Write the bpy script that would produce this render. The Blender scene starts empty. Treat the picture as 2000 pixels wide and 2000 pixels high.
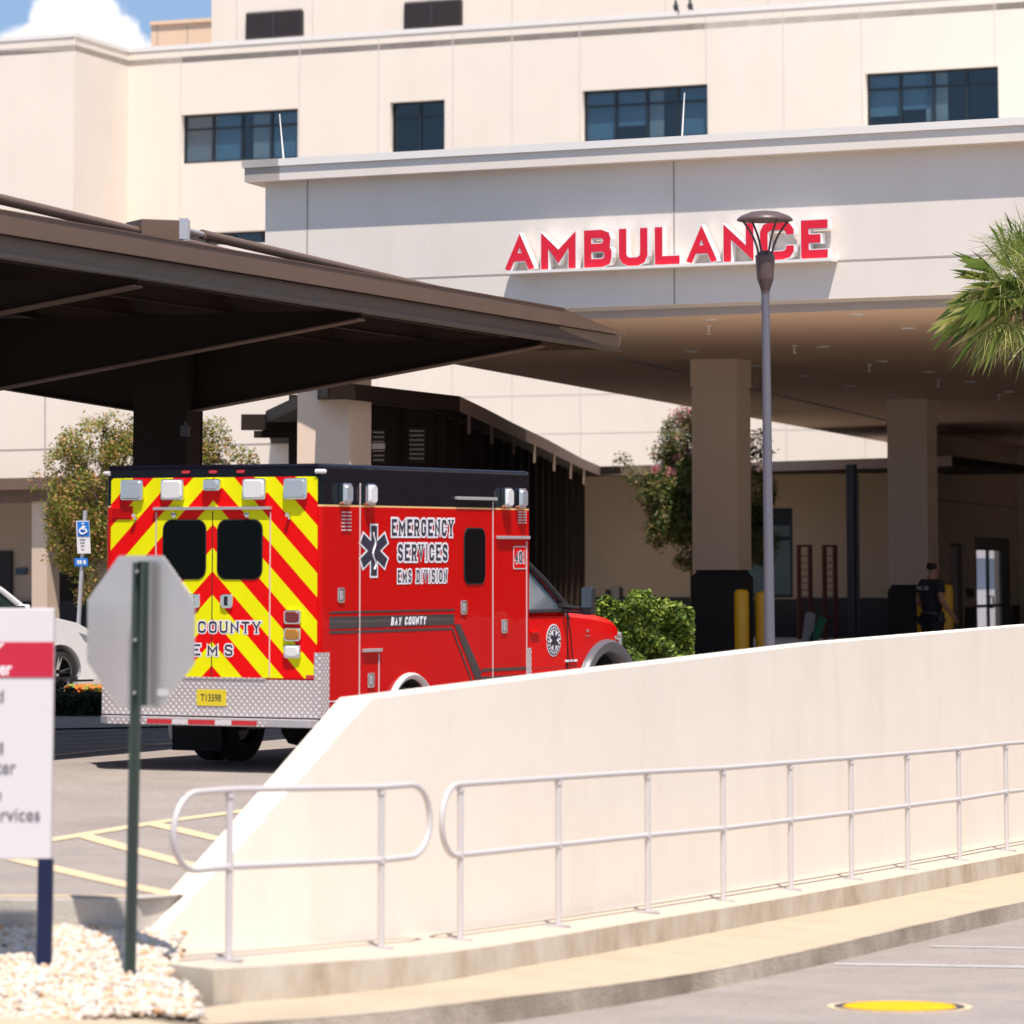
import bpy, bmesh, math, random
from mathutils import Vector, Matrix, noise
random.seed(7)
R = math.radians
scene = bpy.context.scene
COL = scene.collection

# ------------------------------------------------------------------ camera model (measured from the photo)
F = 8000.0; PITCH = R(7); HOR = 1120.0
CY = HOR - F * math.tan(PITCH)
def ray(u, v):
    xc = (u - 1000) / F; yc = (CY - v) / F
    return Vector((xc, math.cos(PITCH) - yc * math.sin(PITCH), math.sin(PITCH) + yc * math.cos(PITCH)))
def PY(u, v, Y):
    r = ray(u, v); return r * (Y / r.y)
def PZ(u, v, Z):
    r = ray(u, v); return r * (Z / r.z)
class VPlane:
    """vertical plane through the point seen at column u0 and distance Y0, running towards vanishing point vp"""
    def __init__(s, u0, Y0, vp, p0=None):
        s.p = p0.copy() if p0 else PY(u0, HOR, Y0); s.p.z = 0
        d = Vector(((vp - 1000) / F, 1.0075, 0)); d.normalize()
        if d.x < 0: d = -d
        s.d = d                                   # points right
        s.n = Vector((d.y, -d.x, 0))              # faces the camera
        if s.n.y > 0: s.n = -s.n
    def hit(s, u, v, off=0.0):
        r = ray(u, v); q = s.p + s.n * off
        return r * (q.dot(s.n) / r.dot(s.n))
    def at(s, t, z, off=0.0):
        q = s.p + s.d * t + s.n * off; return Vector((q.x, q.y, z))
    def t(s, P): return (P - s.p).dot(s.d)

# ------------------------------------------------------------------ materials
def mat(name, color, rough=0.6, metal=0.0, spec=0.5, coat=0.0, var=0.0, vscale=3.0, bump=0.0, bscale=40.0, stretch=(1,1,1), var2=None, emis=None):
    m = bpy.data.materials.new(name); m.use_nodes = True
    nt = m.node_tree; b = nt.nodes['Principled BSDF']
    b.inputs['Base Color'].default_value = (*color, 1)
    b.inputs['Roughness'].default_value = rough; b.inputs['Metallic'].default_value = metal
    b.inputs['Specular IOR Level'].default_value = spec; b.inputs['Coat Weight'].default_value = coat
    b.inputs['Coat Roughness'].default_value = 0.03
    if emis:
        b.inputs['Emission Color'].default_value = (*emis[:3], 1); b.inputs['Emission Strength'].default_value = emis[3]
    tc = None
    if var > 0 or bump > 0:
        tc = nt.nodes.new('ShaderNodeTexCoord'); mp = nt.nodes.new('ShaderNodeMapping')
        mp.inputs['Scale'].default_value = stretch
        nt.links.new(tc.outputs['Object'], mp.inputs[0])
    if var > 0:
        n = nt.nodes.new('ShaderNodeTexNoise'); n.inputs['Scale'].default_value = vscale; n.inputs['Detail'].default_value = 6
        n.inputs['Roughness'].default_value = 0.65
        nt.links.new(mp.outputs[0], n.inputs['Vector'])
        r = nt.nodes.new('ShaderNodeValToRGB'); r.color_ramp.elements[0].position = 0.3; r.color_ramp.elements[1].position = 0.7
        c2 = var2 if var2 else tuple(max(0, c * (1 - var)) for c in color)
        r.color_ramp.elements[0].color = (*c2, 1); r.color_ramp.elements[1].color = (*color, 1)
        nt.links.new(n.outputs[0], r.inputs[0]); nt.links.new(r.outputs[0], b.inputs['Base Color'])
    if bump > 0:
        n2 = nt.nodes.new('ShaderNodeTexNoise'); n2.inputs['Scale'].default_value = bscale; n2.inputs['Detail'].default_value = 4
        nt.links.new(mp.outputs[0], n2.inputs['Vector'])
        bp = nt.nodes.new('ShaderNodeBump'); bp.inputs['Strength'].default_value = min(1, bump); bp.inputs['Distance'].default_value = 0.02
        nt.links.new(n2.outputs[0], bp.inputs['Height']); nt.links.new(bp.outputs[0], b.inputs['Normal'])
    return m

class NG:
    """tiny helper for math node chains"""
    def __init__(s, m): s.nt = m.node_tree
    def new(s, t, **k):
        n = s.nt.nodes.new(t)
        for a, b in k.items(): setattr(n, a, b)
        return n
    def math(s, op, a, b=None, c=None):
        n = s.new('ShaderNodeMath', operation=op)
        for i, x in enumerate((a, b, c)):
            if x is None: continue
            if isinstance(x, (int, float)): n.inputs[i].default_value = x
            else: s.nt.links.new(x, n.inputs[i])
        return n.outputs[0]
    def mix(s, f, a, b):
        n = s.new('ShaderNodeMix', data_type='RGBA')
        for i, x in ((0, f), (6, a), (7, b)):
            if isinstance(x, (int, float)): n.inputs[i].default_value = x
            elif isinstance(x, tuple): n.inputs[i].default_value = (*x, 1)
            else: s.nt.links.new(x, n.inputs[i])
        return n.outputs[2]
    def link(s, a, b): s.nt.links.new(a, b)

M = {}
M['stucco'] = mat('stucco', (.86, .755, .645), .92, var=.05, vscale=.35, bump=.06, bscale=14, spec=.2)
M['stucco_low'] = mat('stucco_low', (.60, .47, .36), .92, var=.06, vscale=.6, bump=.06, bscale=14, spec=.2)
M['stucco_col'] = mat('stucco_col', (.86, .68, .53), .92, var=.06, vscale=.6, bump=.06, bscale=14, spec=.2)
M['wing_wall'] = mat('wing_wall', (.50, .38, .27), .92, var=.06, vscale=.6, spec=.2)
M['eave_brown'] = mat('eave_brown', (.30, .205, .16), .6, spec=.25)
M['soffit'] = mat('soffit_paint', (.86, .63, .46), .8, var=.04, vscale=.5, spec=.2)
M['stucco_canopy'] = mat('stucco_canopy', (.82, .735, .655), .92, var=.06, vscale=.5, bump=.06, bscale=14, spec=.2)
M['white_metal'] = mat('white_metal', (.84, .79, .74), .5, var=.04, vscale=2, spec=.3)
M['joint'] = mat('joint', (.42, .36, .32), .9)
M['joint_soft'] = mat('joint_soft', (.68, .59, .52), .9)
M['orange_wall'] = mat('orange_wall', (.84, .60, .42), .9, var=.04)
M['dark_metal'] = mat('dark_metal', (.03, .03, .04), .5)
M['louvre'] = mat('louvre_metal', (.045, .04, .045), .6)
M['win_frame'] = mat('win_frame', (.012, .02, .028), .4)
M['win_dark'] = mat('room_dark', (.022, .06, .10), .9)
M['blind'] = mat('blind', (.16, .22, .24), .9)
M['curtain'] = mat('curtain', (.36, .32, .27), .9)
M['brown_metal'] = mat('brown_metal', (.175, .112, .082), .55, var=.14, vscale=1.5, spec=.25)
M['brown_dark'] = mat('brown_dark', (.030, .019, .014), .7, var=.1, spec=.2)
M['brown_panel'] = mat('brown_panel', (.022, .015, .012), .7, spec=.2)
M['brown_fin'] = mat('brown_fin', (.22, .15, .11), .6)
M['charcoal'] = mat('charcoal_paint', (.028, .026, .03), .7, var=.15)
M['sign_red'] = mat('sign_red', (.75, .012, .035), .35)
M['sign_white'] = mat('sign_white', (.88, .86, .86), .4)
M['asphalt'] = mat('asphalt', (.345, .298, .268), .95, var=.18, vscale=1.1, bump=.5, bscale=60, spec=.15)
M['concrete'] = mat('concrete', (.50, .46, .41), .95, var=.12, vscale=2.2, bump=.3, bscale=40, spec=.2)
M['paint_yellow'] = mat('paint_yellow', (.72, .53, .29), .8, var=.22, vscale=9, var2=(.58, .45, .32))
M['paint_white'] = mat('paint_white', (.72, .70, .69), .8, var=.2, vscale=9)
M['paint_faded'] = mat('paint_faded', (.46, .46, .47), .8, var=.2, vscale=9)
M['curb'] = mat('curb_concrete', (.56, .47, .38), .95, var=.45, vscale=.9, bump=.5, bscale=50, var2=(.22, .17, .13), spec=.1)
M['sidewalk'] = mat('sidewalk_concrete', (.49, .40, .29), .95, var=.10, vscale=1.3, bump=.2, bscale=50, spec=.1)
M['plaster'] = mat('white_plaster', (.90, .80, .685), .93, var=.04, vscale=.9, bump=.08, bscale=8, spec=.15)
M['galv'] = mat('galvanised', (.60, .57, .58), .42, metal=.55, var=.12, vscale=8)
M['alu'] = mat('aluminium', (.74, .69, .66), .34, metal=.75, var=.06, vscale=2.0, bump=.05, bscale=3)
M['chrome'] = mat('chrome', (.80, .80, .82), .14, metal=1)
M['red_gloss'] = mat('red_gloss', (.72, .0008, .001), .25, spec=.22, bump=.03, bscale=1.4)
M['black_gloss'] = mat('black_gloss', (.005, .004, .008), .08, spec=.35)
M['black_rubber'] = mat('black_rubber', (.012, .012, .013), .85)
M['black_plastic'] = mat('black_plastic', (.018, .018, .022), .45)
M['tyre'] = mat('tyre', (.016, .016, .017), .9)
M['flare'] = mat('flare_grey', (.11, .105, .12), .3, spec=.5)
M['glass_dark'] = mat('glass_dark', (.002, .002, .003), .03, spec=.10, bump=.05, bscale=3)
M['glass_cab'] = mat('glass_cab', (.10, .14, .18), .05, coat=1.0, metal=.35)  # sky reflection put into the bluish grey base colour
M['lens_clear'] = mat('lens_clear', (.50, .53, .58), .18, metal=.5, coat=.6, bump=.15, bscale=30)
M['lens_white'] = mat('lens_white', (.74, .72, .71), .3, coat=.3)
M['lens_red'] = mat('lens_red', (.16, .003, .012), .15, coat=1.0)
M['lens_marker'] = mat('lens_marker', (.55, .01, .02), .15, coat=1.0)
M['lens_amber'] = mat('lens_amber', (.42, .17, .01), .15, coat=1.0)
M['stripe_grey'] = mat('stripe_grey', (.035, .028, .032), .3, coat=.6)
M['letter_dark'] = mat('letter_dark', (.02, .018, .04), .4)
M['letter_white'] = mat('letter_white', (.85, .82, .84), .4)
M['seam'] = mat('seam_light', (.66, .50, .48), .5)
M['rail_alu'] = mat('rail_alu', (.60, .555, .545), .5, metal=.15, spec=.3)
M['plate_yellow'] = mat('plate_yellow', (.72, .55, .02), .4)
M['green_post'] = mat('green_post', (.045, .062, .052), .5, metal=.2)
M['navy'] = mat('navy_paint', (.008, .014, .05), .5, spec=.3)
M['panel_white'] = mat('panel_white', (.66, .62, .62), .6, spec=.3)
M['panel_red'] = mat('panel_red', (.52, .012, .04), .45)
M['text_grey'] = mat('text_grey', (.16, .15, .17), .6)
M['bollard'] = mat('bollard_yellow', (.72, .40, .01), .4)
M['lamp_brown'] = mat('lamp_brown', (.105, .066, .062), .4)
M['pole_grey'] = mat('pole_grey', (.15, .145, .17), .5, metal=.2, spec=.3)
M['blue_sign'] = mat('blue_sign', (.012, .16, .55), .4)
M['bark'] = mat('bark', (.16, .12, .09), .9, var=.3, vscale=6)
M['suv_white'] = mat('suv_white', (.84, .82, .82), .2, coat=1.0)
M['rack_red'] = mat('rack_red', (.11, .012, .008), .5)
M['green_board'] = mat('green_board', (.03, .22, .13), .5)
M['skin'] = mat('skin', (.30, .15, .10), .6)
M['uniform'] = mat('uniform', (.010, .011, .020), .85)
M['hair'] = mat('hair', (.02, .012, .008), .8)
M['disc_yellow'] = mat('disc_yellow', (.82, .43, .0), .7, var=.12, vscale=6, spec=.2)
M['grey_door'] = mat('grey_door', (.42, .42, .46), .5)
M['soil'] = mat('soil', (.30, .24, .18), 1.0, var=.4, vscale=8)
M['dark_rock'] = mat('dark_rock', (.10, .09, .08), .9)
M['steel_post'] = mat('steel_post', (.10, .10, .12), .5, metal=.3)

def leaf_mat(name, cols, rough=.55, trans=.25):
    m = bpy.data.materials.new(name); m.use_nodes = True; g = NG(m); nt = m.node_tree
    b = nt.nodes['Principled BSDF']; b.inputs['Roughness'].default_value = rough; b.inputs['Specular IOR Level'].default_value = .35
    geo = g.new('ShaderNodeNewGeometry'); r = g.new('ShaderNodeValToRGB')
    r.color_ramp.interpolation = 'LINEAR'
    while len(r.color_ramp.elements) < len(cols): r.color_ramp.elements.new(.5)
    for i, (p, c) in enumerate(cols):
        r.color_ramp.elements[i].position = p; r.color_ramp.elements[i].color = (*c, 1)
    g.link(geo.outputs['Random Per Island'], r.inputs[0]); g.link(r.outputs[0], b.inputs['Base Color'])
    tr = g.new('ShaderNodeBsdfTranslucent'); g.link(r.outputs[0], tr.inputs[0])
    mx = g.new('ShaderNodeMixShader'); mx.inputs[0].default_value = trans
    g.link(b.outputs[0], mx.inputs[1]); g.link(tr.outputs[0], mx.inputs[2])
    g.link(mx.outputs[0], nt.nodes['Material Output'].inputs[0])
    return m
M['leaf_myrtle'] = leaf_mat('leaf_myrtle', [(0, (.08, .12, .015)), (.4, (.20, .24, .03)), (.68, (.34, .30, .05)), (.85, (.54, .29, .08)), (1, (.66, .33, .17))], trans=.4)
M['leaf_pink'] = leaf_mat('leaf_pink', [(0, (.04, .08, .015)), (.5, (.11, .16, .03)), (.8, (.22, .18, .05)), (1, (.38, .20, .10))], trans=.3)
M['blossom'] = leaf_mat('blossom', [(0, (.50, .13, .15)), (1, (.70, .32, .32))])
M['leaf_hedge'] = leaf_mat('leaf_hedge', [(0, (.025, .055, .008)), (.5, (.10, .17, .02)), (.85, (.25, .33, .045)), (1, (.42, .48, .09))], trans=.35)
M['leaf_low'] = leaf_mat('leaf_low', [(0, (.02, .035, .012)), (1, (.06, .09, .03))])
M['leaf_palm'] = leaf_mat('leaf_palm', [(0, (.09, .15, .03)), (.4, (.22, .30, .06)), (.75, (.42, .46, .12)), (1, (.66, .58, .26))], rough=.4, trans=.4)
M['petal'] = leaf_mat('petal', [(0, (.10, .25, .03)), (.5, (.30, .32, .04)), (.6, (.75, .18, .03)), (1, (.85, .26, .05))])
M['stone'] = leaf_mat('stone', [(0, (.50, .27, .13)), (.10, (.58, .40, .25)), (.35, (.62, .52, .42)), (.7, (.66, .59, .51)), (1, (.56, .51, .46))], rough=.8, trans=0)

def glass_mat(name, tint, refl=.12):
    m = bpy.data.materials.new(name); m.use_nodes = True; g = NG(m); nt = m.node_tree
    nt.nodes.remove(nt.nodes['Principled BSDF'])
    t = g.new('ShaderNodeBsdfTransparent'); t.inputs[0].default_value = (*tint, 1)
    gl = g.new('ShaderNodeBsdfGlossy'); gl.inputs[1].default_value = .03; gl.inputs[0].default_value = (.9, .95, 1, 1)
    fr = g.new('ShaderNodeFresnel'); fr.inputs[0].default_value = 1.5
    f = g.math('ADD', fr.outputs[0], refl)
    mx = g.new('ShaderNodeMixShader'); g.link(f, mx.inputs[0]); g.link(t.outputs[0], mx.inputs[1]); g.link(gl.outputs[0], mx.inputs[2])
    g.link(mx.outputs[0], nt.nodes['Material Output'].inputs[0]); return m
M['glass'] = glass_mat('window_glass', (.50, .66, .78), .04)
M['door_glass'] = glass_mat('door_glass', (.75, .75, .8), .05)

# chevron sheeting: red and yellow-green bands in inverted V
def chevron():
    m = mat('chevron', (.9, 0, 0), .35); g = NG(m); nt = m.node_tree; b = nt.nodes['Principled BSDF']; b.inputs['Specular IOR Level'].default_value = .2
    tc = g.new('ShaderNodeTexCoord'); sp = g.new('ShaderNodeSeparateXYZ'); g.link(tc.outputs['Object'], sp.inputs[0])
    a = g.math('ABSOLUTE', g.math('SUBTRACT', sp.outputs[1], 1.2))
    c = g.math('ADD', sp.outputs[2], g.math('MULTIPLY', a, .983))
    fr = g.math('FRACT', g.math('DIVIDE', g.math('ADD', c, -1.613 + 4.51), .451))
    f = g.math('GREATER_THAN', fr, .495)
    nz = g.new('ShaderNodeTexNoise'); nz.inputs['Scale'].default_value = 3
    v = g.math('MULTIPLY_ADD', nz.outputs[0], .16, .92)
    col = g.mix(f, (.80, .001, .002), (.84, .80, .0))
    mul = g.new('ShaderNodeVectorMath', operation='SCALE'); g.link(col, mul.inputs[0]); g.link(v, mul.inputs[3])
    g.link(mul.outputs[0], b.inputs['Base Color']); return m
M['chevron'] = chevron()

def boxpaint():
    m = mat('box_paint', (.6, .001, .002), .05, spec=.19); g = NG(m); nt = m.node_tree; b = nt.nodes['Principled BSDF']
    tc = g.new('ShaderNodeTexCoord'); sp = g.new('ShaderNodeSeparateXYZ'); g.link(tc.outputs['Object'], sp.inputs[0])
    blk = g.math('GREATER_THAN', sp.outputs[2], 2.020); yel = g.math('GREATER_THAN', sp.outputs[2], 2.003)
    c1 = g.mix(yel, (.58, .0004, .0008), (.82, .52, .22)); c2 = g.mix(blk, c1, (.006, .005, .010))
    g.link(c2, b.inputs['Base Color'])
    n = g.new('ShaderNodeTexNoise'); n.inputs['Scale'].default_value = 1.6; n.inputs['Detail'].default_value = 3
    g.link(tc.outputs['Object'], n.inputs['Vector'])
    bp = g.new('ShaderNodeBump'); bp.inputs['Strength'].default_value = .6; bp.inputs['Distance'].default_value = .014
    g.link(n.outputs[0], bp.inputs['Height']); g.link(bp.outputs[0], b.inputs['Normal'])
    return m
M['box_paint'] = boxpaint()

def diamond():
    m = mat('diamond_plate', (.66, .60, .59), .42, metal=.35); g = NG(m); nt = m.node_tree; b = nt.nodes['Principled BSDF']
    tc = g.new('ShaderNodeTexCoord'); sp = g.new('ShaderNodeSeparateXYZ'); g.link(tc.outputs['Object'], sp.inputs[0])
    k = 2 * math.pi / .064
    h = g.math('ADD', sp.outputs[0], sp.outputs[1])
    a = g.math('SINE', g.math('MULTIPLY', h, k)); c = g.math('SINE', g.math('MULTIPLY', sp.outputs[2], k))
    p = g.math('POWER', g.math('MAXIMUM', g.math('MULTIPLY', a, c), 0), .8)
    bp = g.new('ShaderNodeBump'); bp.inputs['Strength'].default_value = .8; bp.inputs['Distance'].default_value = .006
    g.link(p, bp.inputs['Height']); g.link(bp.outputs[0], b.inputs['Normal'])
    col = g.mix(p, (.52, .45, .44), (.95, .86, .85)); g.link(col, b.inputs['Base Color'])
    return m
M['diamond'] = diamond()

def stained():
    m = mat('ledge_face', (.62, .50, .37), .95, spec=.15); g = NG(m); nt = m.node_tree; b = nt.nodes['Principled BSDF']
    tc = g.new('ShaderNodeTexCoord'); mp = g.new('ShaderNodeMapping'); mp.inputs['Scale'].default_value = (1.5, 1.5, .8)
    g.link(tc.outputs['Object'], mp.inputs[0])
    n = g.new('ShaderNodeTexNoise'); n.inputs['Scale'].default_value = 1.3; n.inputs['Detail'].default_value = 7; n.inputs['Roughness'].default_value = .7
    g.link(mp.outputs[0], n.inputs['Vector'])
    r = g.new('ShaderNodeValToRGB'); e = r.color_ramp.elements
    e[0].position = .30; e[0].color = (.38, .29, .20, 1); e[1].position = .66; e[1].color = (.66, .59, .49, 1)
    x = e.new(.46); x.color = (.55, .45, .34, 1)
    g.link(n.outputs[0], r.inputs[0]); g.link(r.outputs[0], b.inputs['Base Color'])
    return m
M['ledge_face'] = stained()

# ------------------------------------------------------------------ mesh building
def weathered(m, amt=.10, scale=(.9, .9, .16), tint=(.62, .52, .42), speck=0.0):
    """multiply faint run-off streaks and blotches into the base colour of m"""
    g = NG(m); nt = m.node_tree; b = nt.nodes['Principled BSDF']; src = b.inputs['Base Color']
    old = src.links[0].from_socket if src.links else None
    tc = g.new('ShaderNodeTexCoord'); mp = g.new('ShaderNodeMapping'); mp.inputs['Scale'].default_value = scale; g.link(tc.outputs['Object'], mp.inputs[0])
    n = g.new('ShaderNodeTexNoise'); n.inputs['Scale'].default_value = 2.0; n.inputs['Detail'].default_value = 9; n.inputs['Roughness'].default_value = .68; g.link(mp.outputs[0], n.inputs['Vector'])
    f = g.math('MULTIPLY', g.math('SUBTRACT', n.outputs[0], .50), 5.0); f = g.math('MINIMUM', g.math('MAXIMUM', f, 0), 1)
    c = g.mix(g.math('MULTIPLY', f, amt), old if old else tuple(src.default_value[:3]), tint)
    if speck:
        v = g.new('ShaderNodeTexNoise'); v.inputs['Scale'].default_value = 55; v.inputs['Detail'].default_value = 3; g.link(tc.outputs['Object'], v.inputs['Vector'])
        k = g.math('MULTIPLY_ADD', g.math('SUBTRACT', v.outputs[0], .5), speck, 1.0)
        sc = g.new('ShaderNodeVectorMath', operation='SCALE'); g.link(c, sc.inputs[0]); g.link(k, sc.inputs[3]); c = sc.outputs[0]
    g.link(c, src)
weathered(M['plaster'], .22, (.9, .9, .22), (.66, .54, .42)); weathered(M['stucco'], .16, (.25, .25, .05), (.62, .50, .40)); weathered(M['stucco_canopy'], .18, (.5, .5, .10), (.56, .46, .38))
weathered(M['asphalt'], .45, (.5, .5, .5), (.22, .19, .175), 1.1); weathered(M['sidewalk'], .35, (.8, .8, .8), (.36, .28, .19), .35)
weathered(M['concrete'], .4, (1, 1, .6), (.25, .21, .17), .3); weathered(M['curb'], .3, (1.5, 1.5, 1.5), (.2, .15, .11), .4)
class MB:
    def __init__(s): s.v = []; s.f = []; s.mi = []; s.cur = 0
    def add(s, vs, fs):
        o = len(s.v); s.v += [Vector(p) for p in vs]
        for f in fs: s.f.append([i + o for i in f]); s.mi.append(s.cur)
        return s
    def box(s, a, b, X=None):
        (x0, y0, z0), (x1, y1, z1) = a, b
        vs = [Vector((x, y, z)) for z in (z0, z1) for y in (y0, y1) for x in (x0, x1)]
        if X is not None: vs = [X @ p for p in vs]
        return s.add(vs, [(0, 2, 3, 1), (4, 5, 7, 6), (0, 1, 5, 4), (2, 6, 7, 3), (0, 4, 6, 2), (1, 3, 7, 5)])
    def prism(s, poly, ext, X=None):
        """poly: list of 3D points, extruded by vector ext"""
        n = len(poly); e = Vector(ext)
        vs = [Vector(p) for p in poly] + [Vector(p) + e for p in poly]
        if X is not None: vs = [X @ p for p in vs]
        fs = [tuple(range(n - 1, -1, -1)), tuple(range(n, 2 * n))] + [(i, (i + 1) % n, n + (i + 1) % n, n + i) for i in range(n)]
        return s.add(vs, fs)
    def tube(s, pts, r, n=10, cap=True):
        pts = [Vector(p) for p in pts]; rs = r if isinstance(r, (list, tuple)) else [r] * len(pts)
        rings = []; prev = None
        for i, p in enumerate(pts):
            d = (pts[min(i + 1, len(pts) - 1)] - pts[max(i - 1, 0)]).normalized()
            if prev is None:
                a = Vector((0, 0, 1)) if abs(d.z) < .9 else Vector((1, 0, 0)); x = d.cross(a).normalized()
            else:
                x = (prev - d * prev.dot(d)).normalized()
            prev = x; y = d.cross(x)
            rings.append([p + (x * math.cos(k * 2 * math.pi / n) + y * math.sin(k * 2 * math.pi / n)) * rs[i] for k in range(n)])
        vs = [q for rg in rings for q in rg]; fs = []
        for i in range(len(pts) - 1):
            for k in range(n):
                fs.append((i * n + k, i * n + (k + 1) % n, (i + 1) * n + (k + 1) % n, (i + 1) * n + k))
        if cap: fs += [tuple(range(n - 1, -1, -1)), tuple(range((len(pts) - 1) * n, len(pts) * n))]
        return s.add(vs, fs)
    def lathe(s, prof, X=None, n=24):
        vs = []; fs = []
        for (r, z) in prof:
            for k in range(n):
                a = k * 2 * math.pi / n; vs.append(Vector((r * math.cos(a), r * math.sin(a), z)))
        if X is not None: vs = [X @ p for p in vs]
        for i in range(len(prof) - 1):
            for k in range(n): fs.append((i * n + k, i * n + (k + 1) % n, (i + 1) * n + (k + 1) % n, (i + 1) * n + k))
        return s.add(vs, fs)
    def strip(s, A, B):
        vs = []; fs = []
        for a, b in zip(A, B): vs += [a, b]
        for i in range(len(A) - 1): fs.append((2 * i, 2 * i + 1, 2 * i + 3, 2 * i + 2))
        return s.add(vs, fs)

WM = {}
def thing(name, label, cat, loc=(0, 0, 0), rot=None, group=None):
    o = bpy.data.objects.new(name, None); COL.objects.link(o); o.empty_display_size = .2
    X = Matrix.Translation(Vector(loc)) @ (rot if rot is not None else Matrix.Identity(4))
    o.matrix_world = X; WM[o] = X.copy()
    tag(o, label, cat, group); return o
def tag(o, label=None, cat=None, group=None, kind=None):
    if label: o['label'] = label
    if cat: o['category'] = cat
    if group: o['group'] = group
    if kind: o['kind'] = kind
    return o
def obj(name, mb, m, parent=None, world=True, smooth=False, bevel=0, seg=2, label=None, recenter=True):
    vs = mb.v; loc = Vector((0, 0, 0))
    if parent is not None:
        if world:
            I = WM[parent].inverted(); vs = [I @ p for p in vs]
        WMp = WM[parent]
    elif recenter and vs:
        xs = [p.x for p in vs]; ys = [p.y for p in vs]; zs = [p.z for p in vs]
        loc = Vector(((min(xs) + max(xs)) / 2, (min(ys) + max(ys)) / 2, min(zs))); vs = [p - loc for p in vs]
    me = bpy.data.meshes.new(name); me.from_pydata([tuple(p) for p in vs], [], mb.f)
    ms = m if isinstance(m, (list, tuple)) else [m]
    for q in ms: me.materials.append(M[q] if isinstance(q, str) else q)
    if len(ms) > 1:
        for p, i in zip(me.polygons, mb.mi): p.material_index = i
    me.validate(); me.update()
    bm = bmesh.new(); bm.from_mesh(me); bmesh.ops.recalc_face_normals(bm, faces=bm.faces); bm.to_mesh(me); bm.free()
    if smooth:
        me.polygons.foreach_set('use_smooth', [True] * len(me.polygons)); me.set_sharp_from_angle(angle=R(50))
    o = bpy.data.objects.new(name, me); COL.objects.link(o)
    if parent is not None: o.parent = parent; WM[o] = WM[parent].copy()
    else: o.location = loc; WM[o] = Matrix.Translation(loc)
    if bevel:
        b = o.modifiers.new('bevel', 'BEVEL'); b.width = bevel; b.segments = seg; b.limit_method = 'ANGLE'; b.angle_limit = R(40)
        b.harden_normals = False
    if label: o['label'] = label
    return o
def struct(name, mb, m, **k):
    o = obj(name, mb, m, **k); o['kind'] = 'structure'; return o
def copy_tree(o, parent=None):
    c = o.copy(); COL.objects.link(c)
    if parent is not None: c.parent = parent
    for ch in list(o.children): copy_tree(ch, c)
    return c

def cut(o, cutters):
    """carve the meshes of cutters (MB, same local frame) out of o and keep plain mesh data"""
    tmp = []
    for mb in cutters:
        me = bpy.data.meshes.new('tmp'); me.from_pydata([tuple(p) for p in mb.v], [], mb.f)
        bm = bmesh.new(); bm.from_mesh(me); bmesh.ops.recalc_face_normals(bm, faces=bm.faces); bm.to_mesh(me); bm.free()
        c = bpy.data.objects.new('tmp', me); COL.objects.link(c); c.matrix_world = WM[o]; tmp.append(c)
        b = o.modifiers.new('cut', 'BOOLEAN'); b.object = c; b.operation = 'DIFFERENCE'; b.solver = 'EXACT'
    bpy.context.view_layer.update()
    dg = bpy.context.evaluated_depsgraph_get(); me = bpy.data.meshes.new_from_object(o.evaluated_get(dg))
    o.modifiers.clear(); old = o.data; o.data = me
    for c in tmp: bpy.data.objects.remove(c)

def text_geo(txt, bold=0.0, shear=0.0, space=1.0):
    cu = bpy.data.curves.new('t', 'FONT'); cu.body = txt; cu.offset = bold; cu.shear = shear; cu.space_character = space
    cu.fill_mode = 'FRONT'; cu.resolution_u = 4
    to = bpy.data.objects.new('t', cu); COL.objects.link(to); bpy.context.view_layer.update()
    me = bpy.data.meshes.new_from_object(to.evaluated_get(bpy.context.evaluated_depsgraph_get()))
    vs = [Vector((v.co.x, v.co.y)) for v in me.vertices]; fs = [tuple(p.vertices) for p in me.polygons]
    bpy.data.objects.remove(to); bpy.data.curves.remove(cu); bpy.data.meshes.remove(me)
    return vs, fs
def text_on(txt, box, frame, mb, bold=0.0, depth=0.0, grow=0.0, shear=0.0, ref=None, space=1.0):
    """fit txt into box (x0,y0,x1,y1); frame(x,y,h) -> 3D; ref: bounding box source for outline versions"""
    vs, fs = text_geo(txt, bold, shear, space)
    rv = text_geo(txt, ref, shear, space)[0] if ref is not None else vs
    ax, bx = min(v.x for v in rv), max(v.x for v in rv); ay, by = min(v.y for v in rv), max(v.y for v in rv)
    x0, y0, x1, y1 = box; sx = (x1 - x0) / (bx - ax); sy = (y1 - y0) / (by - ay)
    P = [(x0 + (v.x - ax) * sx, y0 + (v.y - ay) * sy) for v in vs]
    if depth == 0:
        mb.add([frame(x, y, 0) for x, y in P], fs); return
    n = len(P); edges = {}
    for f in fs:
        for i in range(len(f)):
            a, b = f[i], f[(i + 1) % len(f)]; k = (min(a, b), max(a, b)); edges[k] = None if k in edges else (a, b)
    V = [frame(x, y, depth) for x, y in P] + [frame(x, y, 0) for x, y in P]
    FF = list(fs) + [(e[1], e[0], e[0] + n, e[1] + n) for e in edges.values() if e]
    mb.add(V, FF)

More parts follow.
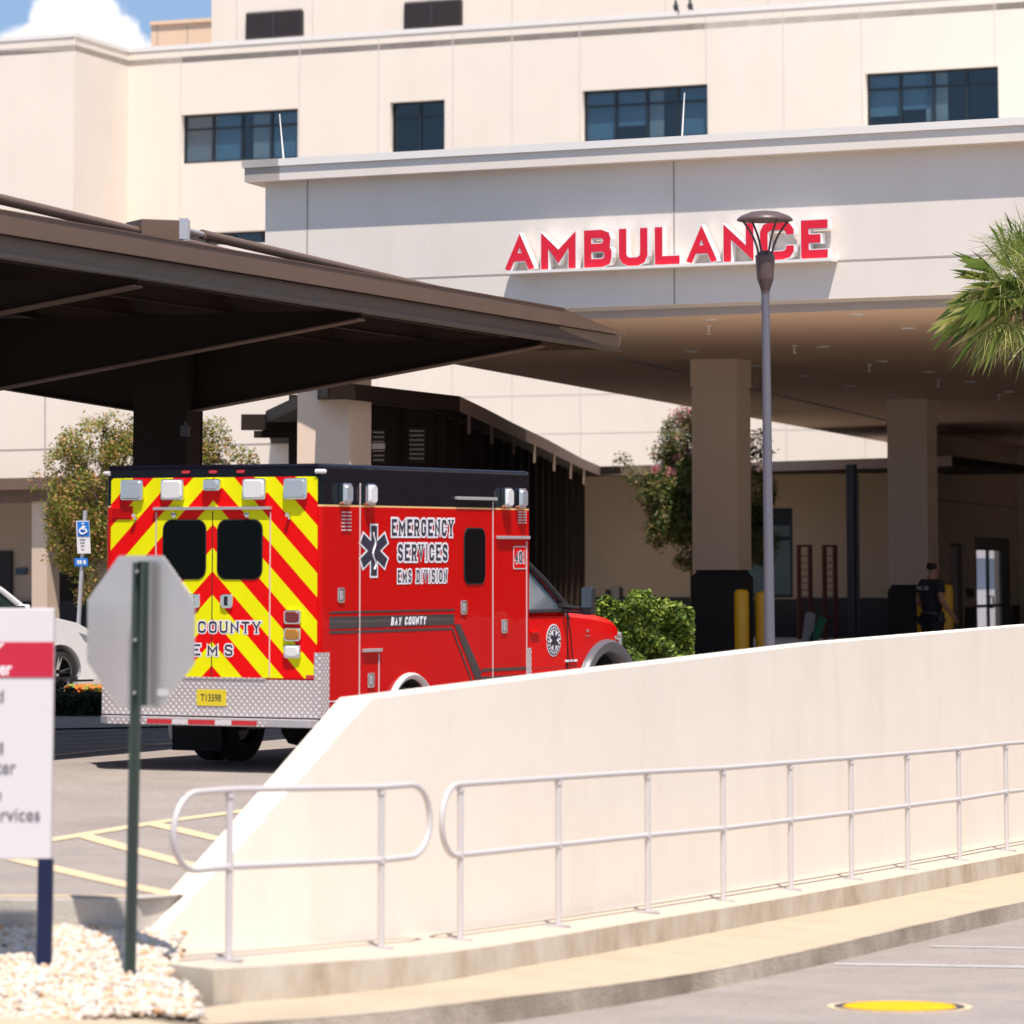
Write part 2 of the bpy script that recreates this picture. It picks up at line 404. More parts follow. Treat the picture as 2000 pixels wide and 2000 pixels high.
GL = {
 'A': [[(0,0),(.5,1),(1,0)],[(.22,.32),(.78,.32)]], 'M': [[(0,0),(0,1),(.5,.28),(1,1),(1,0)]],
 'B': [[(0,.53),(0,0),(.7,0),(.95,.07),(1,.2),(1,.36),(.93,.48),(.7,.53),(0,.53),(0,1),(.66,1),(.9,.93),(.95,.82),(.93,.64),(.7,.53)]],
 'U': [[(0,1),(0,.22),(.1,.07),(.3,0),(.7,0),(.9,.07),(1,.22),(1,1)]], 'L': [[(0,1),(0,0),(1,0)]], 'N': [[(0,0),(0,1),(1,0),(1,1)]],
 'C': [[(1,.70),(1,.82),(.9,.95),(.7,1),(.3,1),(.08,.94),(0,.80),(0,.20),(.08,.06),(.3,0),(.7,0),(.9,.05),(1,.18),(1,.32)]],
 'E': [[(1,1),(0,1),(0,0),(1,0)],[(0,.52),(.82,.52)]], 'T': [[(0,1),(1,1)],[(.5,1),(.5,0)]], 'V': [[(0,1),(.5,0),(1,1)]], 'I': [[(.5,0),(.5,1)]],
 'R': [[(0,0),(0,1),(.72,1),(.94,.93),(1,.82),(1,.66),(.92,.53),(.72,.48),(0,.48)],[(.55,.48),(1,0)]], 'Y': [[(0,1),(.5,.45),(1,1)],[(.5,.45),(.5,0)]],
 'G': [[(1,.72),(1,.82),(.9,.95),(.7,1),(.3,1),(.08,.94),(0,.80),(0,.20),(.08,.06),(.3,0),(.7,0),(.9,.06),(1,.2),(1,.46),(.58,.46)]],
 'S': [[(1,.74),(1,.84),(.9,.96),(.7,1),(.3,1),(.1,.95),(0,.84),(0,.70),(.12,.58),(.88,.42),(1,.30),(1,.16),(.9,.05),(.7,0),(.3,0),(.1,.05),(0,.16),(0,.26)]],
 'D': [[(0,0),(0,1),(.6,1),(.9,.93),(1,.8),(1,.2),(.9,.07),(.6,0),(0,0),(0,.1)]],
 'O': [[(.5,1),(.3,1),(.08,.94),(0,.80),(0,.20),(.08,.06),(.3,0),(.7,0),(.92,.06),(1,.2),(1,.8),(.92,.94),(.7,1),(.5,1),(.4,1)]],
 '4': [[(.78,0),(.78,1),(0,.32),(1,.32)]], '1': [[(.15,.78),(.55,1),(.55,0)]], 'P': [[(0,0),(0,1),(.7,1),(.94,.93),(1,.8),(1,.64),(.92,.5),(.7,.45),(0,.45)]]}
GL['0'] = GL['O']
def stroke(pts, t, o, x0, y0, w, h):
    """centre line -> outline polygon quads (list of quads) with mitred joints; o widens and lengthens for an outline"""
    P = [Vector((x0 + t / 2 + p[0] * (w - t), y0 + t / 2 + p[1] * (h - t))) for p in pts]; hw = t / 2 + o; n = len(P); Lf = []; Rt = []
    for i, p in enumerate(P):
        d0 = (P[i] - P[i - 1]).normalized() if i else None; d1 = (P[i + 1] - P[i]).normalized() if i < n - 1 else None
        if d0 is None or d1 is None:
            d = d1 if d0 is None else d0; sg = -1 if d0 is None else 1; c_ = pts[i]
            edge = (abs(d.x) > .7 and c_[0] in (0, 1)) or (abs(d.y) > .7 and c_[1] in (0, 1))
            q = p + d * sg * ((t / 2 if edge else 0) + o); m = Vector((-d.y, d.x)) * hw
        else:
            n0 = Vector((-d0.y, d0.x)); n1 = Vector((-d1.y, d1.x)); b = n0 + n1
            if b.length < .3: b = n0
            b.normalize(); k = min(3.2, 1 / max(.2, b.dot(n0))); q = p; m = b * hw * k
        Lf.append(q + m); Rt.append(q - m)
    cl = lambda v: Vector((max(x0 - o, min(x0 + w + o, v.x)), max(y0 - o, min(y0 + h + o, v.y))))
    Lf = [cl(v) for v in Lf]; Rt = [cl(v) for v in Rt]
    return [(Lf[i], Rt[i], Rt[i + 1], Lf[i + 1]) for i in range(n - 1)]
def glyph_text(txt, box, frame, mb, wt=.22, out=0.0, depth=0.0, slab=False, gap=.28, shear=0.0, space_w=.6):
    """block letters drawn as strokes: wt = stroke as share of height; out = outline growth in metres"""
    x0, y0, x1, y1 = box; h = y1 - y0; t = wt * h
    ws = [(.42 if c == 'I' else .62 if c == '1' else 1.25 if c == 'M' else space_w if c == ' ' else 1.0) for c in txt]
    unit = (x1 - x0) / (sum(ws) + gap * (len(txt) - 1)); x = x0; lay = 0
    for c, w_ in zip(txt, ws):
        w = w_ * unit
        if c != ' ':
            tt = min(t, w * .42)
            strokes = [list(s_) for s_ in GL[c]]; quads = []
            for s_ in strokes: quads += stroke(s_, tt, out, x, y0, w, h)
            if slab:
                sl = tt * .6; bh = tt * .45
                for s_ in strokes:
                    for a, b in ((s_[0], s_[1]), (s_[-1], s_[-2])):
                        if a[1] in (0, 1) and abs(a[0] - b[0]) < .6 and a[1] != b[1]:
                            cx = x + tt / 2 + a[0] * (w - tt); yy = y0 if a[1] == 0 else y0 + h - bh
                            quads.append((Vector((cx - tt / 2 - sl * .6 - out, yy - out)), Vector((cx + tt / 2 + sl * .6 + out, yy - out)), Vector((cx + tt / 2 + sl * .6 + out, yy + bh + out)), Vector((cx - tt / 2 - sl * .6 - out, yy + bh + out))))
            for q in quads:
                lay += 1; e_ = (lay % 12) * .00006
                q = [Vector((p.x + (p.y - y0) * shear, p.y)) for p in q]
                if depth: mb.add([frame(p.x, p.y, depth + e_ * 3) for p in q] + [frame(p.x, p.y, 0) for p in q], [(0, 1, 2, 3), (4, 5, 6, 7), (0, 1, 5, 4), (1, 2, 6, 5), (2, 3, 7, 6), (3, 0, 4, 7)])
                else: mb.add([frame(p.x, p.y, e_) for p in q], [(0, 1, 2, 3)])
        x += w + gap * unit

def rrect(x0, y0, x1, y1, r, n=5):
    out = []
    for cx, cy, a0 in ((x1 - r, y1 - r, 0), (x0 + r, y1 - r, 90), (x0 + r, y0 + r, 180), (x1 - r, y0 + r, 270)):
        for i in range(n + 1):
            a = R(a0 + 90 * i / n); out.append((cx + r * math.cos(a), cy + r * math.sin(a)))
    return out
def resample(P, n):
    P = [Vector(p) for p in P]; L = [0]
    for a, b in zip(P, P[1:]): L.append(L[-1] + (b - a).length)
    out = []
    for i in range(n):
        s = L[-1] * i / (n - 1); k = max(j for j in range(len(P) - 1) if L[j] <= s + 1e-9)
        out.append(P[k].lerp(P[k + 1], (s - L[k]) / (L[k + 1] - L[k])))
    return out
def smooth_poly(P, it=2):
    P = [Vector(p) for p in P]
    for _ in range(it):
        Q = [P[0]]
        for a, b in zip(P, P[1:]): Q += [a.lerp(b, .25), a.lerp(b, .75)]
        Q.append(P[-1]); P = Q
    return P
def interp(x, xs, ys):
    if x <= xs[0]: return ys[0]
    for a, b, c, d in zip(xs, xs[1:], ys, ys[1:]):
        if x <= b: return c + (d - c) * (x - a) / (b - a)
    return ys[-1]
def sstep(x): x = max(0, min(1, x)); return x * x * (3 - 2 * x)

# ================================================================== SETTING
def lotZ(X, Y):
    z = -2.09 + .20 * sstep((Y - 27) / 13) if Y < 40 else -1.89
    return z + .24 * sstep((Y - 45) / 18) * sstep(X / 4)
def roadZ(Y):
    if Y > 60: return -3.63
    return -2.87 - .0229 * (Y - 26.5)
# measured polylines
WB = [(-2.33, 26.93, -2.42), (-1.2, 28.05, -2.48), (-0.35, 29.70, -2.53), (.55, 31.75, -2.58), (1.47, 34.16, -2.63), (3.2, 38.7, -2.71), (5.38, 44.4, -2.8), (8.0, 51.2, -2.92), (12, 62, -3.05), (20, 84, -3.15), (30, 112, -3.25)]
ED = [(-2.21, 26.17, -2.42), (-1.85, 25.92, -2.44), (-1.16, 26.86, -2.48), (-0.63, 27.56, -2.51), (-0.04, 28.77, -2.54), (1.18, 31.9, -2.61), (2.02, 34.05, -2.67), (2.96, 36.4, -2.71), (5.16, 41.95, -2.8), (8.0, 49.2, -2.92), (12, 60, -3.05), (20.5, 83, -3.15), (30.5, 111, -3.25)]
CT = [(-9, 22.6, -2.60), (-3.5, 24.1, -2.68), (-1.1, 25.6, -2.71), (-0.55, 26.3, -2.72), (0.04, 27.2, -2.74), (0.72, 28.4, -2.78), (1.26, 29.5, -2.82), (1.83, 30.9, -2.85), (2.36, 32.2, -2.88), (3.29, 34.7, -2.93), (4.71, 38.32, -3.0), (8, 46.6, -3.18), (12, 56.5, -3.42), (21.5, 80, -3.48), (32, 108, -3.48)]
WBs = resample(smooth_poly(WB, 3), 260); EDs = resample(smooth_poly(ED[1:], 3), 260); CTs = resample(smooth_poly(CT, 2), 140)

# wide ground under everything, out to the horizon
g = MB(); g.add([(-900, -60, -4.2), (900, -60, -4.2), (900, 1800, -4.2), (-900, 1800, -4.2)], [(0, 1, 2, 3)])
struct('ground', g, 'asphalt')
# road in front (sheet that follows the measured fall)
g = MB(); ys = [-20, 5, 15, 20, 24, 26.5, 30, 34, 38, 42, 50, 60, 90]
g.strip([(-60, y, roadZ(y)) for y in ys], [(60, y, roadZ(y)) for y in ys]); struct('road', g, 'asphalt')
# parking lot behind the wall
g = MB()
xs = [-120, -60, -30, -20, -15, -12, -10, -8, -6, -4.5, -3.4, -2.6]
def lot_right(Y):
    b = WBs
    if Y < b[0].y: return b[0].x - .1
    for p, q in zip(b, b[1:]):
        if Y <= q.y: return p.x + (q.x - p.x) * (Y - p.y) / (q.y - p.y) + .0
    return 30 + (Y - 112) * .36
Ys = [27.0, 27.5, 28, 29, 30, 31, 32, 33, 34, 35, 36, 37, 38, 39, 40, 42, 44, 46, 48, 50, 52, 54, 56, 58, 60, 63, 66, 70, 80, 100, 140, 220]
N = 22; rows = []
for Y in Ys:
    xr = lot_right(Y) - .12; xl = -40 if Y < 100 else -150
    rows.append([Vector((xl + (xr - xl) * (1 - (1 - i / N) ** 2.2), Y, 0)) for i in range(N + 1)])
vs = []; fs = []
for r_ in rows:
    for p in r_: p.z = lotZ(p.x, p.y); vs.append(p)
for j in range(len(rows) - 1):
    for i in range(N):
        a = j * (N + 1) + i; fs.append((a, a + 1, a + N + 2, a + N + 1))
g.add(vs, fs); struct('parking_lot', g, 'asphalt', recenter=False)

g = MB(); A = []; B = []
for Y in range(50, 110, 3): A.append(Vector((max(.8, lot_right(Y) * 0 + .8), Y, lotZ(4.5, Y) + .02))); B.append(Vector((min(36, lot_right(Y) - .3), Y, lotZ(6, Y) + .02)))
g.strip(A, B); struct('bay_bounce_sheet', g, mat('bay_bounce_pale', (.52, .44, .36), .9))  # pale sheet added under the canopy to bounce light onto the soffit
# lot markings
def on_lot(u, v):
    Z = -2.0
    for _ in range(30):
        p = PZ(u, v, Z); Z = lotZ(p.x, p.y)
    return PZ(u, v, Z)
def line(name, pts, w, m, zf=None, par=None):
    """painted line through ground points"""
    zf = zf or (lambda p: lotZ(p.x, p.y)); mb = MB(); P = []
    for a, b in zip(pts, pts[1:]):
        n = max(2, int((b - a).length / .8))
        P += [a.lerp(b, i / n) for i in range(n)]
    P.append(pts[-1]); A = []; B = []
    for i, p in enumerate(P):
        d = P[min(i + 1, len(P) - 1)] - P[max(0, i - 1)]; d.z = 0; d.normalize(); s = Vector((-d.y, d.x, 0)) * w / 2
        for L, q in ((A, p + s), (B, p - s)): q = q.copy(); q.z = zf(q) + .006; L.append(q)
    mb.strip(A, B); o = struct(name, mb, m); return o
Lp = lambda *uv: [on_lot(*p) for p in uv]
line('yellow_line', Lp((-60, 1666), (108, 1640), (300, 1608), (496, 1582), (600, 1568)), .17, 'paint_yellow')
line('yellow_line', Lp((156, 1631), (380, 1693)), .17, 'paint_yellow')
line('yellow_line', Lp((300, 1610), (435, 1642)), .17, 'paint_yellow')
line('yellow_line', Lp((30, 1679), (340, 1749)), .17, 'paint_yellow')
line('yellow_line', Lp((-100, 1499), (108, 1476), (345, 1451), (500, 1440), (620, 1436)), .13, 'paint_yellow')
for v in (1431, 1438, 1446, 1454, 1463):
    line('parking_line', Lp((-80, v + 8), (325, v - 7), (420, v - 11)), .10, 'paint_faded')
# pavement slab behind the hatched bay
g = MB(); A = [on_lot(u, 1428 - (u) * .02) for u in (-200, 0, 200, 330, 480)]
g.strip([p + Vector((0, 0, .02)) for p in A], [p + Vector((-.4, 4.6, .02)) for p in A]); struct('pavement', g, 'concrete')

# ledge carrying the handrail
g = MB(); g.strip([p + Vector((0, 0, 0)) for p in EDs], [p + Vector((0, 0, .004)) for p in WBs])
struct('ledge_top', g, mat('ledge_top', (.55, .46, .37), .95, var=.06, vscale=2, spec=.15))
g = MB(); lip = [p + Vector((0, 0, -.65)) for p in EDs]
g.strip(EDs, lip)
e0 = Vector((-2.24, 26.22, -2.42)); e1 = Vector((-2.36, 26.95, -2.42)); k0 = EDs[0]
g.strip([e0, k0], [e0 + Vector((0, 0, -.5)), k0 + Vector((0, 0, -.5))])
g.strip([e1, e0], [e1 + Vector((0, 0, -.5)), e0 + Vector((0, 0, -.5))])
g.add([e0, k0, WBs[0], e1], [(0, 1, 2, 3)])
struct('ledge_kerb', g, 'ledge_face')
# sidewalk
back = [Vector(p) for p in [(-9, 24.6, -2.60), (-3.1, 25.0, -2.64), (-1.9, 25.7, -2.65)]] + [Vector((p.x - .05, p.y + .05, interp(p.x, [-1.9, -1.16, 0, 1.18, 2.96, 5.16, 12, 30], [-2.65, -2.69, -2.71, -2.79, -2.88, -2.98, -3.3, -3.38]))) for p in EDs[2:]]
g = MB(); A = resample(back, 150); B = resample(CTs, 150); mid = [a.lerp(b, .5) for a, b in zip(A, B)]
g.strip(A, mid); g.strip(mid, B); struct('sidewalk', g, 'sidewalk')
g = MB(); drop = []
for p in CTs: drop.append(Vector((p.x + .02, p.y - .01, roadZ(p.y) - .05)))
g.strip(CTs, drop)
g.strip([p + Vector((-.10, .06, .004)) for p in CTs], [p + Vector((0, 0, .004)) for p in CTs])
struct('kerb', g, 'curb')
# road paint

def _rp(u, v):
    Z = -2.9
    for _ in range(30): p = PZ(u, v, Z); Z = roadZ(p.y)
    return PZ(u, v, Z)
zr = lambda p: roadZ(p.y)
line('white_line', [_rp(1630, 1884), _rp(2000, 1890), _rp(2250, 1895)], .10, 'paint_white', zr)
line('white_line', [_rp(1815, 1849), _rp(2000, 1853), _rp(2200, 1857)], .08, 'paint_white', zr)
# yellow round cover
c = _rp(1757, 1967)
root = thing('utility_cover', 'round yellow cover with a thin ring set into the grey road', 'utility cover', (c.x, c.y, roadZ(c.y)))
slope = Matrix.Rotation(math.atan(-.0229), 4, 'X')
g = MB(); g.lathe([(0, .012), (.37, .012), (.38, .004), (.38, -.02)], slope, 40); obj('cover_disc', g, 'disc_yellow', root, world=False)
g = MB(); g.lathe([(.40, -.02), (.40, .008), (.44, .008), (.44, -.02)], slope, 40); obj('ring', g, 'dark_metal', root, world=False)
g = MB(); g.lathe([(.44, -.02), (.445, .006), (.49, .006), (.49, -.02)], slope, 40); obj('painted_ring', g, 'paint_yellow', root, world=False)

# gravel bed
def gz(X, Y): return -2.66 + .2 * (Y - 25.1) + .05 * noise.noise(Vector((X * 1.2, Y * 1.2, 0)))
g = MB(); n = 24; vs = []; fs = []
for j in range(9):
    for i in range(n + 1):
        Y = 24.95 + 2.1 * j / 8; xr = -1.9 if Y < 25.8 else -2.25
        X = -9 + (xr + 9) * i / n; vs.append((X, Y, gz(X, Y) - .03))
for j in range(8):
    for i in range(n): a = j * (n + 1) + i; fs.append((a, a + 1, a + n + 2, a + n + 1))
g.add(vs, fs); struct('gravel_ground', g, 'soil')
ico = []
bm = bmesh.new(); bmesh.ops.create_icosphere(bm, subdivisions=1, radius=1); IV = [v.co.copy() for v in bm.verts]; IF = [tuple(v.index for v in f.verts) for f in bm.faces]; bm.free()
g = MB(); rnd = random.Random(3)
for i in range(12500):
    X = -4.4 + 2.75 * rnd.random(); Y = 25.0 + 2.0 * rnd.random()
    edge = -1.90 - .25 * (Y - 25.1) if Y < 25.9 else -2.2
    if X > edge + .10 * rnd.random(): continue
    if Y < 25.12 + .08 * math.sin(X * 5) + .05 * rnd.random(): continue
    r_ = rnd.uniform(.010, .022) if rnd.random() < .45 else rnd.uniform(.022, .038); s = Vector((rnd.uniform(.8, 1.3), rnd.uniform(.7, 1.1), rnd.uniform(.5, .85))) * r_
    Q = Matrix.Rotation(rnd.uniform(0, 6.28), 3, 'Z') @ Matrix.Rotation(rnd.uniform(-.6, .6), 3, 'X')
    c = Vector((X, Y, gz(X, Y) + rnd.uniform(-.01, .02)))
    g.add([c + Q @ Vector((p.x * s.x * rnd.uniform(.8, 1.15), p.y * s.y, p.z * s.z)) for p in IV], IF)
o = obj('gravel', g, 'stone', smooth=False); tag(o, 'white and tan gravel heaped round the sign posts', 'gravel', kind='stuff')
# low kerb at the back of the gravel
g = MB(); g.prism([(-14, 26.98, -2.6), (-2.47, 26.98, -2.6), (-1.9, 27.5, -2.6), (-2.0, 27.62, -2.6), (-2.5, 27.16, -2.6), (-14, 27.16, -2.6)], (0, 0, .515)); struct('lot_kerb', g, 'concrete', bevel=.015)
g = MB(); g.strip([(-14, 27.0, -2.079), (-2.45, 27.0, -2.079)], [(-14, 27.14, -2.079), (-2.45, 27.14, -2.079)]); struct('yellow_line', g, 'paint_yellow')

# ================================================================== WHITE RETAINING WALL
def on_wall(u):
    """point on the wall base line at image column u"""
    for p, q in zip(WBs, WBs[1:]):
        k = (u - 1000) / F * 1.0
        fp = p.x - k * p.y * 1.0075; fq = q.x - k * q.y * 1.0075
        if fp <= 0 <= fq or fq <= 0 <= fp: return p.lerp(q, fp / (fp - fq))
    return WBs[-1].copy()
def top_v(u): return interp(u, [731, 1035, 1349, 1594, 2000, 2400], [1364, 1325.5, 1287, 1256.5, 1221, 1190])
def slope_v(u): return interp(u, [306, 731], [1850, 1364])
T = 0.26; rows = []
for p in WBs:
    u = 1000 + F * p.x / (p.y * 1.0075)
    v = slope_v(u) if u < 731 else top_v(u)
    z = -(v - HOR) / F * p.y * 1.0
    # exact height from the camera ray
    rr = ray(u, v); z = rr.z * p.y / rr.y
    rows.append((p, z))
kp = on_wall(731); rr = ray(731, 1364); kz = rr.z * kp.y / rr.y
rows = [r_ for r_ in rows if r_[0].x < kp.x - .05] + [(kp, kz)] + [r_ for r_ in rows if r_[0].x > kp.x + .05]
vs = []; fs = []
for i, (p, z) in enumerate(rows):
    a = rows[max(0, i - 1)][0]; b = rows[min(len(rows) - 1, i + 1)][0]; d = b - a; d.z = 0; d.normalize(); nn = Vector((-d.y, d.x, 0)) * T
    zz = max(z, p.z + .01)
    vs += [Vector((p.x, p.y, p.z - .5)), Vector((p.x, p.y, zz)), Vector((p.x + nn.x, p.y + nn.y, zz)), Vector((p.x + nn.x, p.y + nn.y, p.z - .6))]
for i in range(len(rows) - 1):
    for k in range(3): fs.append((4 * i + k, 4 * i + k + 1, 4 * i + 4 + k + 1, 4 * i + 4 + k))
fs += [(0, 1, 2, 3), tuple(4 * (len(rows) - 1) + k for k in (3, 2, 1, 0))]
g = MB(); g.add(vs, fs)
w = obj('retaining_wall', g, 'plaster'); w.data.polygons.foreach_set('use_smooth', [True] * len(w.data.polygons)); w.data.set_sharp_from_angle(angle=R(30)); tag(w, 'long white plastered wall with a sloping left end behind the handrail', 'wall')

# ================================================================== HANDRAILS
posts = [(-1.8, 26.51, -2.44), (-.88, 28.0, -2.5), (-.36, 28.95, -2.53), (.34, 30.49, -2.56), (1.05, 32.21, -2.6), (1.72, 33.9, -2.65), (2.38, 35.54, -2.68), (3.03, 37.13, -2.71), (3.69, 38.79, -2.74), (4.35, 40.44, -2.77), (5.02, 42.2, -2.79), (5.7, 43.95, -2.83), (6.4, 45.7, -2.86)]
posts = [Vector(p) for p in posts]
def rail(ps, label, endr):
    root = thing('handrail', label, 'handrail', ps[0])
    top = [p + Vector((0, 0, 1.07)) for p in ps]; low = [p + Vector((0, 0, .585)) for p in ps]
    rad = (1.07 - .585) / 2
    def arc(p, d, k):
        c = p + Vector((0, 0, .8275)) + d * k; return [c + d * rad * math.sin(a) + Vector((0, 0, rad * math.cos(a))) for a in [math.pi * i / 14 for i in range(15)]]
    d0 = (ps[0] - ps[1]); d0.z = 0; d0.normalize(); L0 = arc(ps[0], d0, endr[0])
    d1 = (ps[-1] - ps[-2]); d1.z = 0; d1.normalize()
    path = list(reversed(L0))                      # low -> top at the left end
    path += top
    if endr[1] is not None:
        path += arc(ps[-1], d1, endr[1])
        path += list(reversed(low)) + [L0[-1]]
        path.append(L0[-1] + (L0[-2] - L0[-1]) * .01)
    else:
        path = list(reversed(low)) + path
    g = MB(); g.tube(path, .0215, 10); obj('rail_tube', g, 'rail_alu', root, smooth=True)
    for p in ps:
        g = MB(); g.tube([p + Vector((0, 0, .01)), p + Vector((0, 0, 1.05))], .0235, 10)
        q = obj('post', g, 'rail_alu', root, smooth=True)
        for za, zb_ in ((.565, .605), (1.02, 1.045)):
            g = MB(); g.tube([p + Vector((0, 0, za)), p + Vector((0, 0, zb_))], .031, 10); obj('collar', g, 'rail_alu', q, smooth=True)
        g = MB(); g.box((p.x - .09, p.y - .06, p.z - .002), (p.x + .09, p.y + .06, p.z + .012)); obj('base_plate', g, 'galv', q)
rail(posts[:2], 'short handrail with two posts and rounded ends at the low end of the white wall', (.36, .36))
rail(posts[2:], 'long handrail of many posts running up beside the white wall', (.06, None))

# ================================================================== SIGNS IN THE FOREGROUND
# back of an octagonal road sign on a green post
bp_ = Vector((PY(253, 1890, 25.9).x, 25.9, gz(-2.4, 25.9) - .1))
root = thing('stop_sign', 'bare grey back of an octagonal sign on a green steel post in the gravel', 'road sign', bp_)
tp = PY(270, 1098, 25.9)
def uchan(mb, a, b, w, dpt, yo=0):
    ax = (b - a).normalized(); x = Vector((1, 0, 0)); y = Vector((0, 1, 0))
    prof = [(-w, 0), (-w * .45, 0), (-w * .45, dpt), (w * .45, dpt), (w * .45, 0), (w, 0), (w, .006), (w * .55, .006), (w * .55, dpt + .006), (-w * .55, dpt + .006), (-w * .55, .006), (-w, .006)]
    mb.prism([a + x * px_ + y * (py_ + yo) for px_, py_ in prof], b - a)
g = MB(); uchan(g, Vector((bp_.x, bp_.y, bp_.z - .3)), tp, .036, .03); obj('post', g, 'green_post', root)
a2 = PY(277, 1378, 25.93); b2 = PY(281, 1096, 25.93)
g = MB(); uchan(g, a2, b2, .036, .03); obj('post_sleeve', g, 'green_post', root)
g = MB()
for u_, v_ in ((262, 1353), (267, 1116), (263, 1250)):
    c = PY(u_, v_, 25.88); g.tube([c, c + Vector((0, .08, 0))], .009, 8)
obj('bolt', g, 'galv', root)
oc = PY(266, 1233, 26.0); rad = .945 / 2 / math.cos(R(22.5)); yaw = R(-39.5)
e = Vector((math.cos(yaw), math.sin(yaw), 0)); nrm = Vector((-e.y, e.x, 0))
poly = [oc + e * rad * math.cos(R(22.5 + 45 * k)) + Vector((0, 0, rad * math.sin(R(22.5 + 45 * k)))) for k in range(8)]
g = MB(); g.prism([p + nrm * .035 for p in poly], nrm * .004); obj('sign_plate', g, 'alu', root, bevel=.001, seg=1)
g = MB(); s0 = oc + nrm * .032 + e * .16 - Vector((0, 0, .40)); g.prism([s0, s0 + e * .10, s0 + e * .10 + Vector((0, 0, .045)), s0 + Vector((0, 0, .045))], -nrm * .001)
obj('sticker', g, 'panel_white', root)

# entrance sign
Ys_ = 26.1
A = PY(107, 1188, Ys_); B = PY(107, 1677, Ys_); wL = 1.25
root = thing('information_sign', 'white directory sign with a dark red band on navy posts', 'sign', (A.x - .3, Ys_, gz(-3, Ys_)))
g = MB(); g.box((A.x - wL, Ys_ - .045, B.z), (A.x, Ys_ + .045, A.z)); obj('sign_panel', g, 'panel_white', root, bevel=.006)
t0 = PY(107, 1254, Ys_ - .05).z; t1 = PY(107, 1323, Ys_ - .05).z
g = MB(); g.box((A.x - wL - .002, Ys_ - .05, t1), (A.x + .002, Ys_ - .04, t0)); obj('red_band', g, 'panel_red', root)
for uu in (75, -185):
    x0 = PY(uu, 1700, Ys_).x; g = MB(); g.box((x0, Ys_ - .05, gz(-3, Ys_) - .3), (x0 + .092, Ys_ + .04, B.z - .003)); obj('post', g, 'navy', root, bevel=.004)
fr = lambda x, y, h: Vector((x, Ys_ - .0515 - h, y))
def sign_text(txt, u1, vt, vb, w, m, bold=0., shear=0.):
    a = PY(u1, vb, Ys_ - .0515); b = PY(u1, vt, Ys_ - .0515); g = MB()
    text_on(txt, (a.x - w * .00326, a.z, a.x, b.z), fr, g, bold=bold, shear=shear); obj('lettering', g, m, root)
sign_text('Y', 9, 1256, 1284, 26, 'sign_white', .02, .3)
sign_text('er', 23, 1300, 1319, 24, 'sign_white', .02)
sign_text('d', 7, 1347, 1370, 14, 'text_grey', .005)
sign_text('1', 6, 1450, 1471, 6, 'text_grey', .005)
sign_text('ter', 31, 1489, 1511, 38, 'text_grey', .005)
sign_text('e', 3, 1547, 1562, 13, 'text_grey', .005)
sign_text('ervices', 78, 1579, 1603, 92, 'text_grey', .005)

# ================================================================== AMBULANCE
AO = Vector((-1.825, 39.353, -1.366))
AX = Matrix.Rotation(R(90 - 27.4278), 4, 'Z') @ Matrix.Rotation(R(-.27), 4, 'Y') @ Matrix.Rotation(R(.135), 4, 'X')
amb = thing('ambulance', 'red box ambulance with red and yellow chevrons across its back doors', 'ambulance', AO, AX)
def ap(name, mb, m, parent=None, **k): return obj(name, mb, m, parent or amb, world=False, **k)
def bxs(name, a, b, m, parent=None, **k):
    g = MB(); g.box(a, b); return ap(name, g, m, parent, **k)
L = 4.383; W = 2.44; H = 2.412
def cyl(cx, cz, r, y0, y1, n=40):
    g = MB(); g.prism([(cx + r * math.cos(2 * math.pi * k / n), y0, cz + r * math.sin(2 * math.pi * k / n)) for k in range(n)], (0, y1 - y0, 0)); return g
g = MB(); g.box((0, 0, .085), (L, W, H)); body = ap('patient_box', g, 'box_paint', bevel=.045, seg=4, smooth=False)
bpy.context.view_layer.update()
cut(body, [cyl(1.76, -.124, .455, -.2, .72), cyl(1.76, -.124, .455, W - .72, W + .2)])
for p in body.data.polygons: p.use_smooth = False
# roof edge trim
g = MB()
g.tube([(0.02, .012, H - .13), (L - .02, .012, H - .13)], .008, 6); g.tube([(.012, .02, H - .145), (.012, W - .02, H - .145)], .008, 6)
ap('roof_trim', g, 'black_gloss', body)
g = MB(); P_ = rrect(.035, .372, 2.375, 2.287, .03)
g.prism([(-.002, y, z) for y, z in P_], (-.004, 0, 0)); chev = ap('chevron_panel', g, 'chevron')
# rear doors: seams and hinge cover
rd = thing  # noqa
def rear_door(y0, y1, wy0, wy1, hy):
    g = MB(); g.prism([(-.007, y, z) for y, z in rrect(y0, .375, y1, 1.955, .01, 2)], (-.004, 0, 0)); d = ap('rear_door', g, 'chevron')
    g = MB(); g.prism([(-.012, y, z) for y, z in rrect(wy0 - .012, 1.305, wy1 + .012, 1.883, .1)], (-.006, 0, 0)); ap('window_seal', g, 'black_rubber', d)
    g = MB(); g.prism([(-.019, y, z) for y, z in rrect(wy0, 1.317, wy1, 1.871, .09)], (-.002, 0, 0)); ap('window', g, 'glass_dark', d)
    g = MB(); g.prism([(-.012, y, z) for y, z in rrect(hy - .07, 1.03, hy + .07, 1.17, .035)], (-.02, 0, 0))
    h = ap('handle', g, 'chrome', d, bevel=.008); g = MB(); g.box((-.040, hy - .012, 1.055), (-.033, hy + .022, 1.145)); ap('latch', g, 'black_plastic', h)
    return d
d1 = rear_door(.572, 1.197, .648, 1.135, 1.03); d2 = rear_door(1.209, 1.838, 1.283, 1.755, 1.40)
for y in (.555, 1.848): bxs('door_seam', (-.012, y - .006, .38), (-.004, y + .006, 1.955), 'seam', chev)
bxs('door_seam', (-.0115, 1.198, .38), (-.004, 1.208, 1.955), 'black_rubber', chev)
bxs('drip_rail', (-.045, .54, 1.976), (-.004, 1.865, 2.004), 'galv')
